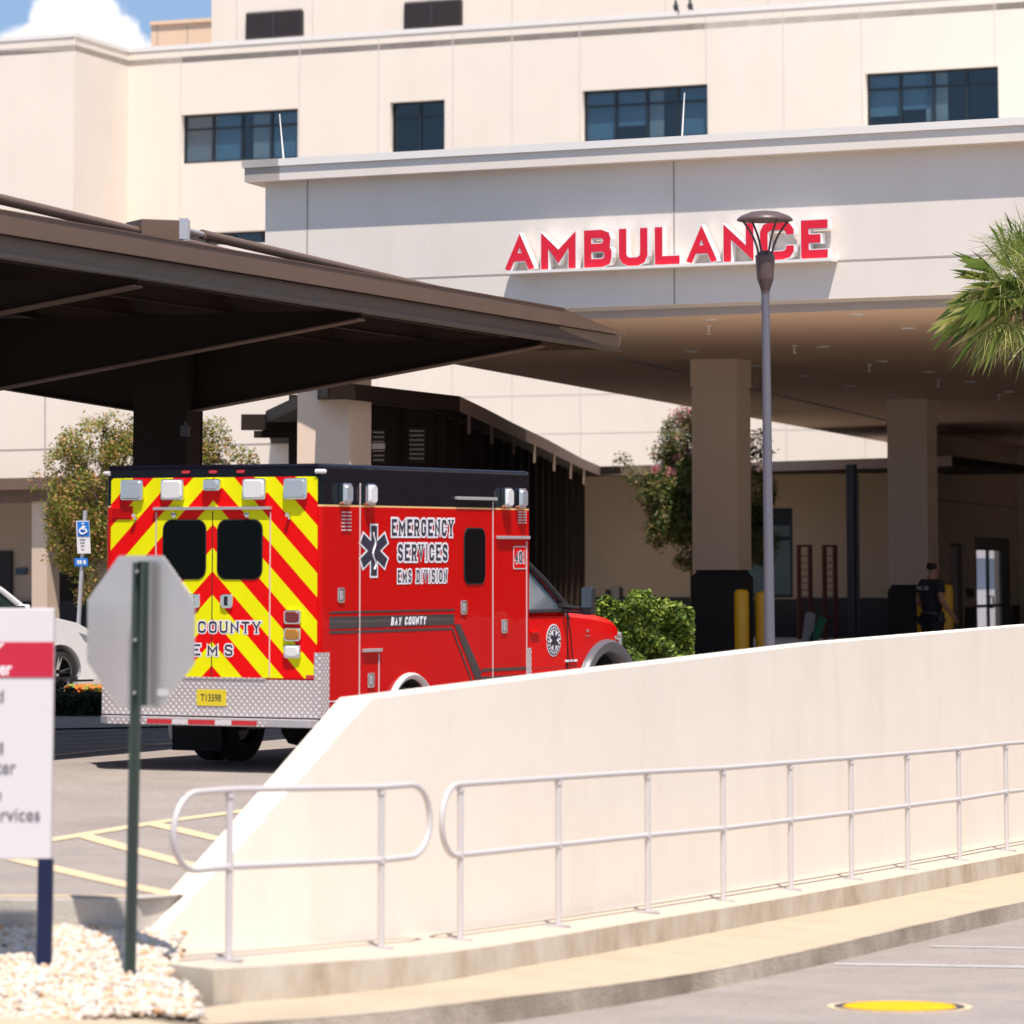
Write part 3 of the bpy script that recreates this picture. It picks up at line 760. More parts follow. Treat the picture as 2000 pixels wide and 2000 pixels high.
for y in (.797, 1.626):
    g = MB(); g.tube([(-.01, y, 1.925), (-.045, y, 1.925)], [.022, .026], 12); g.tube([(-.045, y - .03, 1.932), (-.045, y + .03, 1.932)], .012, 8); ap('door_stop', g, 'chrome', smooth=True)
for y in (.34, 2.08):
    g = MB(); g.tube([(-.005, y, 1.925), (-.06, y, 1.922)], [.018, .022], 12); g.tube([(-.02, y, 1.925), (-.02, y, 1.88)], .01, 8); ap('hook', g, 'chrome', smooth=True)
def lamp(name, c, nrm, w, h, dpt, lens, parent=None):
    """rectangular warning lamp: chrome bezel, lens"""
    c = Vector(c); n_ = Vector(nrm); t_ = Vector((0, 0, 1)).cross(n_).normalized(); u_ = Vector((0, 0, 1))
    g = MB(); g.prism([c + t_ * x + u_ * z for x, z in rrect(-w / 2, -h / 2, w / 2, h / 2, .025, 3)], n_ * dpt * .7)
    o = ap(name, g, 'chrome', parent, bevel=.006)
    g = MB(); A = rrect(-w / 2 + .012, -h / 2 + .012, w / 2 - .012, h / 2 - .012, .03, 4); B = rrect(-w / 2 + .024, -h / 2 + .024, w / 2 - .024, h / 2 - .024, .03, 4)
    n = len(A); vs = [c + t_ * x + u_ * z + n_ * dpt * .65 for x, z in A] + [c + t_ * x + u_ * z + n_ * dpt for x, z in B]
    g.add(vs, [(i, (i + 1) % n, n + (i + 1) % n, n + i) for i in range(n)] + [tuple(range(n, 2 * n))]); ap('lens', g, lens, o)
    return o
for y, ln in ((2.115, 'lens_clear'), (1.65, 'lens_white'), (.722, 'lens_white'), (.262, 'lens_clear')):
    lamp('warning_light', (-.006, y, 2.172), (-1, 0, 0), .255, .205, .06, ln)
lamp('warning_light', (-.006, 1.195, 2.214), (-1, 0, 0), .19, .115, .07, 'lens_clear')
for x, ln in ((.415, 'lens_clear'), (.895, 'lens_white'), (3.785, 'lens_white'), (4.105, 'lens_clear')):
    lamp('warning_light', (x, 0, 2.127), (0, -1, 0), .165, .205, .085, ln)
for y in (1.512, 1.204, .892):
    g = MB(); g.prism([(-.001, yy, z) for yy, z in rrect(y - .045, 2.325, y + .045, 2.355, .014, 4)], (-.018, 0, 0)); ap('marker_light', g, 'lens_marker', bevel=.004)
for (cy_, nm) in ((.0, 1), (W, 2)):
    g = MB(); k = 1 if cy_ == 0 else -1
    g.tube([(-.012, cy_ + .05 * k, 2.335), (-.012, cy_ - .006 * k, 2.335), (.05, cy_ - .012 * k, 2.335)], .022, 10); ap('corner_light', g, 'lens_white', smooth=True)
for z0, z1, ln in ((.89, 1.015, 'lens_red'), (.728, .848, 'lens_amber'), (.567, .686, 'lens_white')):
    lamp('tail_light', (-.006, .292, (z0 + z1) / 2), (-1, 0, 0), .185, z1 - z0 + .01, .045, ln)
    lamp('tail_light', (-.006, W - .30, (z0 + z1) / 2), (-1, 0, 0), .185, z1 - z0 + .01, .045, ln)
# louvred vent on the left rear corner
g = MB(); g.box((-.012, 2.12, 1.885), (-.004, 2.372, 2.015))
for k in range(4): g.box((-.022, 2.14, 1.905 + k * .028), (-.010, 2.35, 1.915 + k * .028))
ap('vent', g, 'red_gloss')
bxs('reflector', (-.012, .06, .37), (-.005, .15, .405), 'lens_marker')
# diamond plate kick panel and corner guards
g = MB(); g.box((-.014, .052, .0), (-.001, 2.388, .355)); g.box((-.022, .592, .355), (-.001, 1.83, .372)); kick = ap('kick_plate', g, 'diamond')
for k in (0, 1):
    y0, y1 = (-.008, .055) if k == 0 else (W - .055, W + .008)
    g = MB(); g.box((-.018, y0, 0), (-.001, y1, .618))
    if k == 0: g.box((-.0175, -.009, 0), (.165, -.001, .617))
    else: g.box((-.0175, W + .001, 0), (.165, W + .009, .617))
    ap('corner_guard', g, 'diamond')
g = MB(); g.box((L - .10, -.009, 0), (L + .003, -.001, .573)); ap('corner_guard', g, 'diamond')
bxs('rub_rail', (.17, -.035, .0), (L, .02, .072), 'galv', bevel=.008); bxs('rub_rail', (.17, W - .02, .0), (L, W + .035, .072), 'galv', bevel=.008)
g = MB(); g.prism([(-.018, .0, 0), (-.16, .02, 0), (-.16, 2.30, 0), (-.02, 2.46, 0)], (0, 0, -.075), Matrix.Translation((0, 0, -.012))); bump = ap('rear_bumper', g, 'galv', bevel=.008)
g = MB(); g.box((-.166, .50, -.082), (-.161, 2.28, -.026)); ap('grip_strip', g, 'diamond', bump)
for i, (a, b, m_) in enumerate(((1.83, 1.545, 'lens_marker'), (1.545, 1.365, 'panel_white'), (1.365, 1.06, 'lens_marker'), (1.06, .875, 'panel_white'), (.875, .595, 'lens_marker'))):
    bxs('reflective_strip', (-.172, b, -.075), (-.1665, a, -.030), m_, bump)
# licence plate
g = MB(); g.prism([(-.016, y, z) for y, z in rrect(1.03, .098, 1.362, .252, .012)], (-.006, 0, 0)); lp = ap('licence_plate', g, 'plate_yellow', bevel=.002)
g = MB(); text_on('T13598', (1.085, .14, 1.315, .21), lambda x, y, h: Vector((-.0235, 2.40 - x, y)), g, bold=.01); ap('plate_number', g, 'letter_dark', lp)
# --- side
def side_strip(pts, name, m_, off=.004, par=None, far=False):
    g = MB(); g.prism([(x, -off + .003, z) for x, z in pts], (0, -.003, 0)); return ap(name, g, m_, par)
side_strip([(.17, .955), (2.69, .945), (2.69, .842), (.17, .838)], 'grey_stripe', 'stripe_grey')
side_strip([(.17, 1.004), (2.70, .998), (2.70, .982), (.17, .984)], 'grey_stripe', 'stripe_grey')
side_strip([(.17, .818), (2.62, .812), (2.62, .790), (.17, .792)], 'grey_stripe', 'stripe_grey')
side_strip([(2.69, .842), (2.815, .842), (3.285, .335), (3.16, .262)], 'grey_stripe', 'stripe_grey', .005)
side_strip([(2.62, .812), (2.65, .812), (3.10, .245), (3.07, .245)], 'grey_stripe', 'stripe_grey', .005)
side_strip([(3.30, .385), (4.29, .380), (4.29, .352), (3.27, .356)], 'grey_stripe', 'stripe_grey')
side_strip([(3.24, .305), (4.29, .300), (4.29, .215), (3.20, .215)], 'grey_stripe', 'stripe_grey')
side_strip([(.17, .16), (1.15, .16), (1.15, .145), (.17, .145)], 'grey_stripe', 'seam')
for x, z0, z1 in ((.752, .2, 2.235), (3.528, .1, 2.085), (4.288, .1, 1.68), (1.138, .1, .585)):
    g = MB(); g.box((x - .008, -.007, z0), (x + .008, -.001, z1)); ap('door_seam', g, 'seam')
for x0, x1, z in ((2.70, 3.575, 2.112), (3.60, 4.318, 1.718), (.80, 1.158, .620)):
    bxs('drip_rail', (x0, -.035, z - .016), (x1, -.001, z + .016), 'galv', bevel=.004)
for x, z in ((.385, 1.157), (2.888, 1.01), (3.778, .806), (.975, .332)):
    g = MB(); g.prism([(xx, -.001, zz) for xx, zz in rrect(x - .068, z - .072, x + .068, z + .072, .03)], (0, -.014, 0)); h = ap('door_handle', g, 'chrome', bevel=.006)
    bxs('latch', (x - .03, -.022, z - .04), (x + .012, -.014, z + .04), 'galv', h, bevel=.003)
for x0, z0, n, pit in ((.39, 1.95, 6, .034), (4.09, 1.985, 5, .028)):
    g = MB()
    for k in range(n):
        for j in (0, 1): g.box((x0 + j * .105, -.012, z0 - k * pit - .007), (x0 + .075 + j * .105, -.001, z0 - k * pit + .006))
    ap('vent', g, 'seam')
g = MB(); g.prism([(x, -.001, z) for x, z in rrect(2.893, 1.24, 3.358, 1.815, .10)], (0, -.008, 0)); ws = ap('side_window', g, 'black_rubber')
g = MB(); g.prism([(x, -.009, z) for x, z in rrect(2.907, 1.255, 3.344, 1.80, .09)], (0, -.003, 0)); ap('window', g, 'glass_dark', ws)
# lettering
sf = lambda off: (lambda x, y, h: Vector((x, -off - h, y)))
rf = lambda off: (lambda x, y, h: Vector((-off - h, 2.4 - x, y)))
def lett(txt, box, frm, d, wt=.19, out=.021, slab=True, gap=.40, name='lettering', mi='letter_dark', mo='letter_white'):
    g = MB(); glyph_text(txt, box, frm(d), g, wt=wt, out=out, slab=slab, gap=gap); o = ap(name, g, mo)
    g = MB(); glyph_text(txt, box, frm(d + .002), g, wt=wt, slab=slab, gap=gap); ap('letter_face', g, mi, o)
lett('EMERGENCY', (1.385, 1.728, 2.665, 1.892), sf, .004)
lett('SERVICES', (1.51, 1.482, 2.54, 1.645), sf, .004)
lett('EMS DIVISION', (1.51, 1.270, 2.53, 1.392), sf, .004, wt=.17, out=.018, gap=.5)
g = MB(); glyph_text('BAY COUNTY', (1.36, .852, 2.08, .935), sf(.0095), g, wt=.30, shear=.2, gap=.22); ap('lettering', g, 'letter_white')
lett('COUNTY', (1.045, .795, 1.745, .905), rf, .0125, wt=.17, out=.013)
lett('BAY', (.50, .795, .87, .905), rf, .0125, wt=.17, out=.013)
lett('EMS', (.985, .577, 1.435, .685), rf, .0125, wt=.17, out=.013, gap=.95)
g = MB(); g.prism([(x, -.002, z) for x, z in rrect(3.985, 1.39, 4.275, 1.63, .015)], (0, -.004, 0)); pl_ = ap('number_panel', g, 'seam')
g = MB(); g.prism([(x, -.0062, z) for x, z in rrect(4.0, 1.403, 4.262, 1.617, .012)], (0, -.001, 0)); ap('panel_face', g, 'red_gloss', pl_)
lett('401', (4.015, 1.455, 4.235, 1.575), sf, .008, wt=.20, out=.012, slab=False)
# star of life
def star(cx, cz, hw, hh, bar, m_, off, name, par=None):
    # three crossed bars as one outline
    pts = []; 
    L_ = hh; asp = hw / (hh * .87)
    for k in range(6):
        a = R(90 + 60 * k); d_ = Vector((math.cos(a), math.sin(a))); s_ = Vector((-d_.y, d_.x))
        inner = d_ * bar * 1.732 / 1 ; 
        pts.append(d_ * L_ - s_ * bar); pts.append(d_ * L_ + s_ * bar)
        b_ = R(90 + 60 * k + 30); pts.append(Vector((math.cos(b_), math.sin(b_))) * bar * 2)
    out = []
    for p in pts: out.append((cx + p.x * asp, -off, cz + p.y))
    g = MB(); n = len(out)
    vs = [(cx, -off, cz)] + out; g.add(vs, [(0, 1 + i, 1 + (i + 1) % n) for i in range(n)])
    return ap(name, g, m_, par)
so = star(1.028, 1.581, .262, .262, .070, 'letter_white', .0045, 'star_emblem')
star(1.028, 1.581, .238, .242, .052, 'letter_dark', .0065, 'star_face', so)
g = MB(); pts = []
for i in range(15): t_ = i / 14; pts.append((1.028 + .035 * math.sin(t_ * 11) * (1 - t_ * .5), -.008, 1.40 + .36 * t_))
g.tube(pts, .011, 6); ap('snake', g, 'letter_white', so)
# wheel arches of the box
def ring(cx, cz, ri, ro, y0, y1, m_, name, par=None, a0=-20, a1=200, rb=.02):
    g = MB(); n = 28; prof = [(ri, y0), (ri, y1 + rb), (ri + rb, y1), (ro - rb, y1), (ro, y1 + rb * 1.5), (ro, y0)] if y1 < y0 else [(ri, y0), (ri, y1 - rb), (ri + rb, y1), (ro - rb, y1), (ro, y1 - rb * 1.5), (ro, y0)]
    vs = []; fs = []
    for i in range(n + 1):
        a = R(a0 + (a1 - a0) * i / n)
        for r_, y in prof: vs.append((cx + r_ * math.cos(a), y, cz + r_ * math.sin(a)))
    k = len(prof)
    for i in range(n):
        for j in range(k - 1): fs.append((i * k + j, i * k + j + 1, (i + 1) * k + j + 1, (i + 1) * k + j))
    g.add(vs, fs); return ap(name, g, m_, par, smooth=True)
ring(1.76, -.124, .45, .51, .0, -.055, 'rail_alu', 'wheel_arch'); ring(1.76, -.124, .45, .51, W, W + .055, 'rail_alu', 'wheel_arch')
def liner(cx, cz, r, y0, y1):
    g = MB(); n = 24; vs = []; fs = []
    for i in range(n + 1):
        a = R(-10 + 200 * i / n); vs += [(cx + r * math.cos(a), y0, cz + r * math.sin(a)), (cx + r * math.cos(a), y1, cz + r * math.sin(a))]
    for i in range(n): fs.append((2 * i, 2 * i + 1, 2 * i + 3, 2 * i + 2))
    vs += [(cx + r * math.cos(R(-10 + 200 * i / n)), y1, cz + r * math.sin(R(-10 + 200 * i / n))) for i in range(n + 1)]
    g.add(vs, fs + [tuple(range(2 * n + 2, 3 * n + 3))]); ap('arch_liner', g, 'black_rubber')
liner(1.76, -.124, .45, .012, .70); liner(1.76, -.124, .45, W - .012, W - .70); liner(6.6, -.124, .61, .235, .78); liner(6.6, -.124, .61, W - .235, W - .78)
def wheel(x, yc, out, r=.40, w=.24, rim=True, parent=None):
    X = Matrix.Translation((x, yc, -.124)) @ Matrix.Rotation(R(90), 4, 'X') if out < 0 else Matrix.Translation((x, yc, -.124)) @ Matrix.Rotation(R(-90), 4, 'X')
    g = MB(); g.lathe([(.23, -w / 2), (r - .06, -w / 2), (r - .012, -w / 2 + .03), (r, -w / 2 + .06), (r, w / 2 - .06), (r - .012, w / 2 - .03), (r - .06, w / 2), (.23, w / 2), (.23, -w / 2)], X, 40)
    o = ap('wheel', g, 'tyre', parent, smooth=True)
    g = MB(); g.lathe([(0, .02), (.07, .03), (.09, .0), (.19, -.03), (.22, w / 2 - .02), (.235, w / 2)], X, 28); ap('rim', g, 'galv', o, smooth=True)
    return o
wheel(1.76, .20, -1); wheel(1.76, .47, -1); wheel(1.76, W - .20, 1); wheel(1.76, W - .47, 1)
wheel(6.6, .38, -1, w=.27); wheel(6.6, W - .38, 1, w=.27)
# underside
g = MB(); g.box((.1, .75, -.12), (7.0, .87, .05)); g.box((.1, 1.57, -.12), (7.0, 1.69, .05)); g.box((.06, .3, -.05), (.18, 2.14, .05)); g.box((.6, .25, -.03), (L, 2.2, .08))
ap('chassis', g, 'black_rubber')
g = MB(); g.tube([(1.76, .3, -.124), (1.76, 2.14, -.124)], .06, 12); g.lathe([(0, -.2), (.12, -.17), (.19, -.06), (.19, .06), (.12, .17), (0, .2)], Matrix.Translation((1.72, 1.22, -.16)), 20); ap('rear_axle', g, 'black_rubber', smooth=True)
for y0, y1 in ((.04, .62), (1.82, 2.40)):
    bxs('mud_flap', (1.20, y0, -.40), (1.215, y1, .08), 'black_rubber')
g = MB(); g.box((2.45, 1.75, -.20), (3.9, 2.25, .05)); ap('fuel_tank', g, 'black_plastic', bevel=.04)
# --- cab
def zh(x): return interp(x, [5.55, 5.9, 6.4, 6.85, 7.02, 7.12], [1.00, 1.0, .955, .87, .80, .68])
cs = []; XS = [4.47, 5.0, 5.5, 5.62, 5.9, 6.2, 6.5, 6.75, 6.92, 7.03, 7.10, 7.13]
for x in XS:
    hb = .945 if x <= 5.5 else interp(x, [5.5, 6.3, 6.8, 7.0, 7.13], [.945, .90, .835, .78, .62])  # shoulder at the side
    hc = .96 if x <= 5.5 else zh(x)
    half = 1.0 if x < 6.8 else interp(x, [6.8, 7.0, 7.1, 7.13], [1.0, .97, .90, .86])
    zb = -.02 if x < 7.0 else interp(x, [7.0, 7.13], [-.02, .10])
    c = 1.22; sec = []
    for yy, zz in ((-1, zb), (-1, .25), (-1.015, .62), (-1.0, hb - .06), (-.95, hb - .005), (-.80, hc - .01), (-.5, hc + .015), (0, hc + .02), (.5, hc + .015), (.80, hc - .01), (.95, hb - .005), (1.0, hb - .06), (1.015, .62), (1, .25), (1, zb)):
        sec.append(Vector((x, c + yy * half, zz)))
    cs.append(sec)
g = MB(); k = len(cs[0]); vs = [p for s_ in cs for p in s_]; fs = []
for i in range(len(cs) - 1):
    for j in range(k): fs.append((i * k + j, i * k + (j + 1) % k, (i + 1) * k + (j + 1) % k, (i + 1) * k + j))
fs += [tuple(range(k)), tuple(range((len(cs) - 1) * k, len(cs) * k))]
g.add(vs, fs); cab = ap('cab_body', g, 'red_gloss', smooth=False)
cut(cab, [cyl(6.6, -.124, .62, .0, .80), cyl(6.6, -.124, .62, W - .80, W)])
cab.data.polygons.foreach_set('use_smooth', [True] * len(cab.data.polygons))
try:
    cab.data.set_sharp_from_angle(angle=R(35))
except Exception: pass
# greenhouse
def cabsec(x, z, hw): return [Vector((x, 1.22 - hw, z)), Vector((x, 1.22 + hw, z))]
roof = [(4.47, 1.50, .80), (4.95, 1.50, .80), (5.12, 1.455, .80)]
g = MB(); bl = [Vector((4.47, .235, .94)), Vector((5.62, .235, .955)), Vector((5.62, 2.205, .955)), Vector((4.47, 2.205, .94))]
tp_ = [Vector((4.47, .42, 1.47)), Vector((5.03, .42, 1.455)), Vector((5.03, 2.02, 1.455)), Vector((4.47, 2.02, 1.47))]
g.add(bl + tp_, [(0, 1, 2, 3), (4, 5, 6, 7), (0, 1, 5, 4), (1, 2, 6, 5), (2, 3, 7, 6), (3, 0, 4, 7)]); gh = ap('cab_glass', g, 'glass_cab')
g = MB()
for sy in (0, 1):
    f_ = (lambda p: p) if sy == 0 else (lambda p: Vector((p[0], 2.44 - p[1], p[2])))
    g.tube([f_(Vector(p)) for p in ((5.72, .225, .95), (5.60, .235, 1.02), (5.30, .31, 1.27), (5.06, .39, 1.45), (4.95, .42, 1.485), (4.47, .42, 1.49))], [.045, .04, .032, .032, .032, .032], 8)
    g.tube([f_(Vector(p)) for p in ((4.47, .215, .945), (5.65, .215, .945))], .020, 8)
g.box((4.47, .40, 1.465), (5.06, 2.04, 1.53)); ap('cab_frame', g, 'black_plastic', smooth=False)
g = MB(); g.box((5.03, .235, .9), (5.10, .36, 1.34)); 
bxs('rubber_gasket', (L - .0, .35, .0), (4.48, 2.09, 1.45), 'black_rubber')
bxs('door_seam', (5.655, .203, .25), (5.668, .215, .93), 'black_rubber', cab)
g = MB(); g.tube([(5.655, .206, .94), (5.72, .200, .70), (5.78, .200, .40)], .006, 6); ap('door_seam', g, 'black_rubber', cab)
side = lambda pts, nm, m_, y: ap(nm, (lambda q: (q.prism([(x, y, z) for x, z in pts], (0, -.006, 0)), q)[1])(MB()), m_, cab)
side([(4.5, .37), (5.9, .372), (5.9, .345), (4.5, .342)], 'grey_stripe', 'stripe_grey', .222)
ring(6.6, -.124, .60, .745, .30, .135, 'flare', 'wheel_arch', None, -15, 195, .03); ring(6.6, -.124, .60, .745, W - .30, W - .135, 'flare', 'wheel_arch', None, -15, 195, .03)
# emblem on the cab door
g = MB(); n = 36
def disc(cx, cz, rx, rz, y, m_, nm, par): 
    g = MB(); g.prism([(cx + rx * math.cos(2 * math.pi * k / n), y, cz + rz * math.sin(2 * math.pi * k / n)) for k in range(n)], (0, -.0025, 0)); return ap(nm, g, m_, par)
sl = disc(5.326, .632, .172, .172, .208, 'letter_white', 'door_emblem', None)
disc(5.326, .632, .158, .158, .2045, 'letter_dark', 'emblem_ring', sl); disc(5.326, .632, .108, .108, .201, 'letter_white', 'emblem_field', sl)
def star2(cx, cz, hh, bar, y, m_):
    pts = []
    for k in range(6):
        a = R(90 + 60 * k); d_ = Vector((math.cos(a), math.sin(a))); s_ = Vector((-d_.y, d_.x)); pts += [d_ * hh - s_ * bar, d_ * hh + s_ * bar]
        b_ = R(120 + 60 * k); pts.append(Vector((math.cos(b_), math.sin(b_))) * bar * 2)
    g = MB(); n_ = len(pts); g.add([(cx, y, cz)] + [(cx + p.x, y, cz + p.y) for p in pts], [(0, 1 + i, 1 + (i + 1) % n_) for i in range(n_)]); return ap('emblem_star', g, m_, sl)
star2(5.326, .632, .100, .024, .197, 'letter_dark')
g = MB()
for k in range(20):
    a = 2 * math.pi * k / 20; a2_ = a + .16
    g.add([(5.326 + .118 * math.cos(a), .2015, .632 + .118 * math.sin(a)), (5.326 + .148 * math.cos(a), .2015, .632 + .148 * math.sin(a)), (5.326 + .148 * math.cos(a2_), .2015, .632 + .148 * math.sin(a2_)), (5.326 + .118 * math.cos(a2_), .2015, .632 + .118 * math.sin(a2_))], [(0, 1, 2, 3)])
ap('emblem_marks', g, 'letter_white', sl)
g = MB(); g.box((4.76, .175, .71), (4.96, .205, .745)); ap('door_handle', g, 'red_gloss', cab, bevel=.012)
g = MB(); g.box((6.10, .198, .705), (6.16, .208, .735)); g.box((6.08, .198, .66), (6.19, .207, .668)); ap('badge', g, 'chrome', cab)
g = MB(); g.box((5.60, .200, .395), (5.88, .209, .418)); ap('badge', g, 'letter_white', cab)
# headlights, grille, bumper, mirrors
for k in (0, 1):
    yy = (lambda y: y) if k == 0 else (lambda y: 2.44 - y)
    a, b = sorted((yy(.225), yy(.55)))
    g = MB(); g.box((6.93, a + .02, .50), (7.10, b, .69)); ap('headlight', g, 'lens_clear', bevel=.03, seg=3)
    a, b = sorted((yy(.205), yy(.24))); g = MB(); g.box((6.84, a, .61), (6.98, b, .655)); ap('side_light', g, 'chrome', bevel=.015)
g = MB(); g.box((7.09, .60, .28), (7.17, 1.84, .76))
for z in (.36, .46, .56, .66): g.box((7.16, .62, z), (7.185, 1.82, z + .03))
ap('grille', g, 'chrome', bevel=.012)
g = MB(); g.box((7.08, .28, -.10), (7.32, 2.16, .20)); ap('front_bumper', g, 'chrome', bevel=.05, seg=3)
for k in (0, 1):
    yy = (lambda y: y) if k == 0 else (lambda y: 2.44 - y)
    a, b = sorted((yy(-.20), yy(-.06)))
    g = MB(); g.box((5.44, a, .90), (5.53, b, 1.20)); mr = ap('wing_mirror', g, 'black_plastic', bevel=.025, seg=3)
    g = MB(); g.box((5.436, a + .012, .98), (5.442, b - .012, 1.185)); ap('mirror_glass', g, 'glass_cab', mr)
    g = MB(); g.tube([(5.55, yy(.22), .985), (5.50, yy(-.06), .965)], .022, 8); g.tube([(5.55, yy(.22), .94), (5.50, yy(-.06), .925)], .018, 8); g.box((5.50, *sorted((yy(.30), yy(.20)))[:1], .93), (5.64, sorted((yy(.30), yy(.20)))[1], 1.03)); ap('mirror_arm', g, 'black_plastic', mr)

# ================================================================== BUILDINGS
def px_poly(mb, pl, pts, off=0.0, thick=.02):
    """outline given by photo points, lying on the vertical plane pl, front face 'off' metres proud of it"""
    mb.prism([pl.hit(u, v, off) for u, v in pts], -pl.n * thick)
def px_line(mb, pl, a, b, w=.02, off=.004, thick=.006):
    A = pl.hit(*a, off); B = pl.hit(*b, off); d = (B - A).normalized(); s = d.cross(pl.n).normalized() * w / 2
    mb.prism([A - s, B - s, B + s, A + s], -pl.n * thick)
H_ = VPlane(1150, 125, -15000)
base = H_.hit(1150, HOR); base.z = -1.9
hosp = thing('hospital_building', 'large cream hospital block with flat roofs and dark blue windows behind everything', 'building', base)
def hp(name, mb, m, parent=None, **k): return obj(name, mb, m, parent or hosp, **k)
zpar = H_.hit(1000, 47).z
def par_v(u): return interp(u, [-200, 240, 1825, 2600], [128, 101, -2, -52])
# wall pieces around the window openings: wall is built as a grid of panels with holes
wins = [  # quad TL TR BR BL, columns, blinds
    ([(353, 225), (581, 211), (582.5, 308.5), (355, 320.5)], 4, [(0, 'b', .0, 1), (1, 'b', 0, 1), (2, 'c', .3, .9), (3, 'b', .15, 1)]),
    ([(760.5, 200), (868, 194.6), (868.7, 293.5), (763, 298.3)], 2, []),
    ([(1135.5, 178.3), (1381.5, 163), (1382.6, 266.2), (1138, 278.3)], 4, [(0, 'b', 0, 1), (1, 'b', 0, .7), (2, 'c', 0, .45), (3, 'b', .1, 1)]),
    ([(1688.8, 144.2), (1949, 128), (1951, 233.8), (1691, 247.5)], 4, [(0, 'b', 0, .8), (1, 'b', 0, .7), (1, 'c', .7, 1), (2, 'c', 0, .35)]),
    ([(345, 457), (560, 448), (560, 545), (345, 556)], 4, []),
]
g = MB(); tl = H_.t(H_.hit(240, HOR)); tr = tl + 60
zb = -2.2
def wall_with_holes(mb, pl, t0, t1, z0, z1, holes, off=0.0, reveal=.35):
    ts = sorted({t0, t1} | {h[0] for h in holes} | {h[1] for h in holes}); zs = sorted({z0, z1} | {h[2] for h in holes} | {h[3] for h in holes})
    for a, b in zip(ts, ts[1:]):
        for c, d in zip(zs, zs[1:]):
            if any(h[0] <= a + 1e-6 and h[1] >= b - 1e-6 and h[2] <= c + 1e-6 and h[3] >= d - 1e-6 for h in holes): continue
            mb.add([pl.at(a, c, off), pl.at(b, c, off), pl.at(b, d, off), pl.at(a, d, off)], [(0, 1, 2, 3)])
    for h in holes:
        c = [(h[0], h[2]), (h[1], h[2]), (h[1], h[3]), (h[0], h[3])]
        for i in range(4):
            p, q = c[i], c[(i + 1) % 4]
            mb.add([pl.at(*p, off), pl.at(*q, off), pl.at(*q, off - reveal), pl.at(*p, off - reveal)], [(0, 1, 2, 3)])
holes = []
for q, n, bl in wins:
    P4 = [H_.hit(*p) for p in q]; t0 = (H_.t(P4[0]) + H_.t(P4[3])) / 2; t1 = (H_.t(P4[1]) + H_.t(P4[2])) / 2
    z1 = (P4[0].z + P4[1].z) / 2; z0 = (P4[2].z + P4[3].z) / 2; holes.append((t0, t1, z0, z1))
wall_with_holes(g, H_, tl, tr, zb, zpar, holes)
hp('wall', g, 'stucco')
# left block that stands forward of the corner
c0 = H_.at(tl, 0); pf = PZ(147, 66, zpar); Lb = VPlane(0, 0, -15000, p0=pf)
g = MB(); c1 = Vector((c0.x, c0.y, 0)); f1 = Vector((pf.x, pf.y, 0)); far = f1 - Lb.d * 60
up = lambda p, z: Vector((p.x, p.y, z))
g.add([up(c1, zb), up(f1, zb), up(f1, zpar), up(c1, zpar)], [(0, 1, 2, 3)])
g.add([up(f1, zb), up(far, zb), up(far, zpar), up(f1, zpar)], [(0, 1, 2, 3)])
hp('wall', g, 'stucco')
# flat roof behind the parapet
g = MB(); bk = Vector((-H_.n.x, -H_.n.y, 0)) * 45
g.prism([up(far, zpar - .35), up(f1, zpar - .35), up(c1, zpar - .35), H_.at(tr, zpar - .35), H_.at(tr, zpar - .35) + bk, up(far, zpar - .35) + bk], (0, 0, -.2))
hp('roof', g, 'asphalt')
def coping(pts, z0, z1, outn, name, m_, parent, out=.07):
    g = MB()
    for (a, b), n_ in zip(zip(pts, pts[1:]), outn):
        o = n_ * out; i_ = -n_ * .3; d = (b - a).normalized() * out
        g.prism([up(a + o - d * 0, z0), up(b + o, z0), up(b + i_, z0), up(a + i_, z0)], (0, 0, z1 - z0))
    return obj(name, g, m_, parent)
nj = Vector(((f1 - c1).y, -(f1 - c1).x, 0)).normalized(); nj = nj if nj.x > 0 else -nj
coping([far, f1, c1, H_.at(tr, 0)], zpar - .09, zpar + .05, [Lb.n, nj, H_.n], 'parapet_coping', 'white_metal', hosp, .03)
g = MB(); g.box((36, 58, -3.6), (70, 112, 16.5)); hp('unseen_reflection_block', g, 'stucco')  # block out of view, added to darken reflections in the ambulance paint
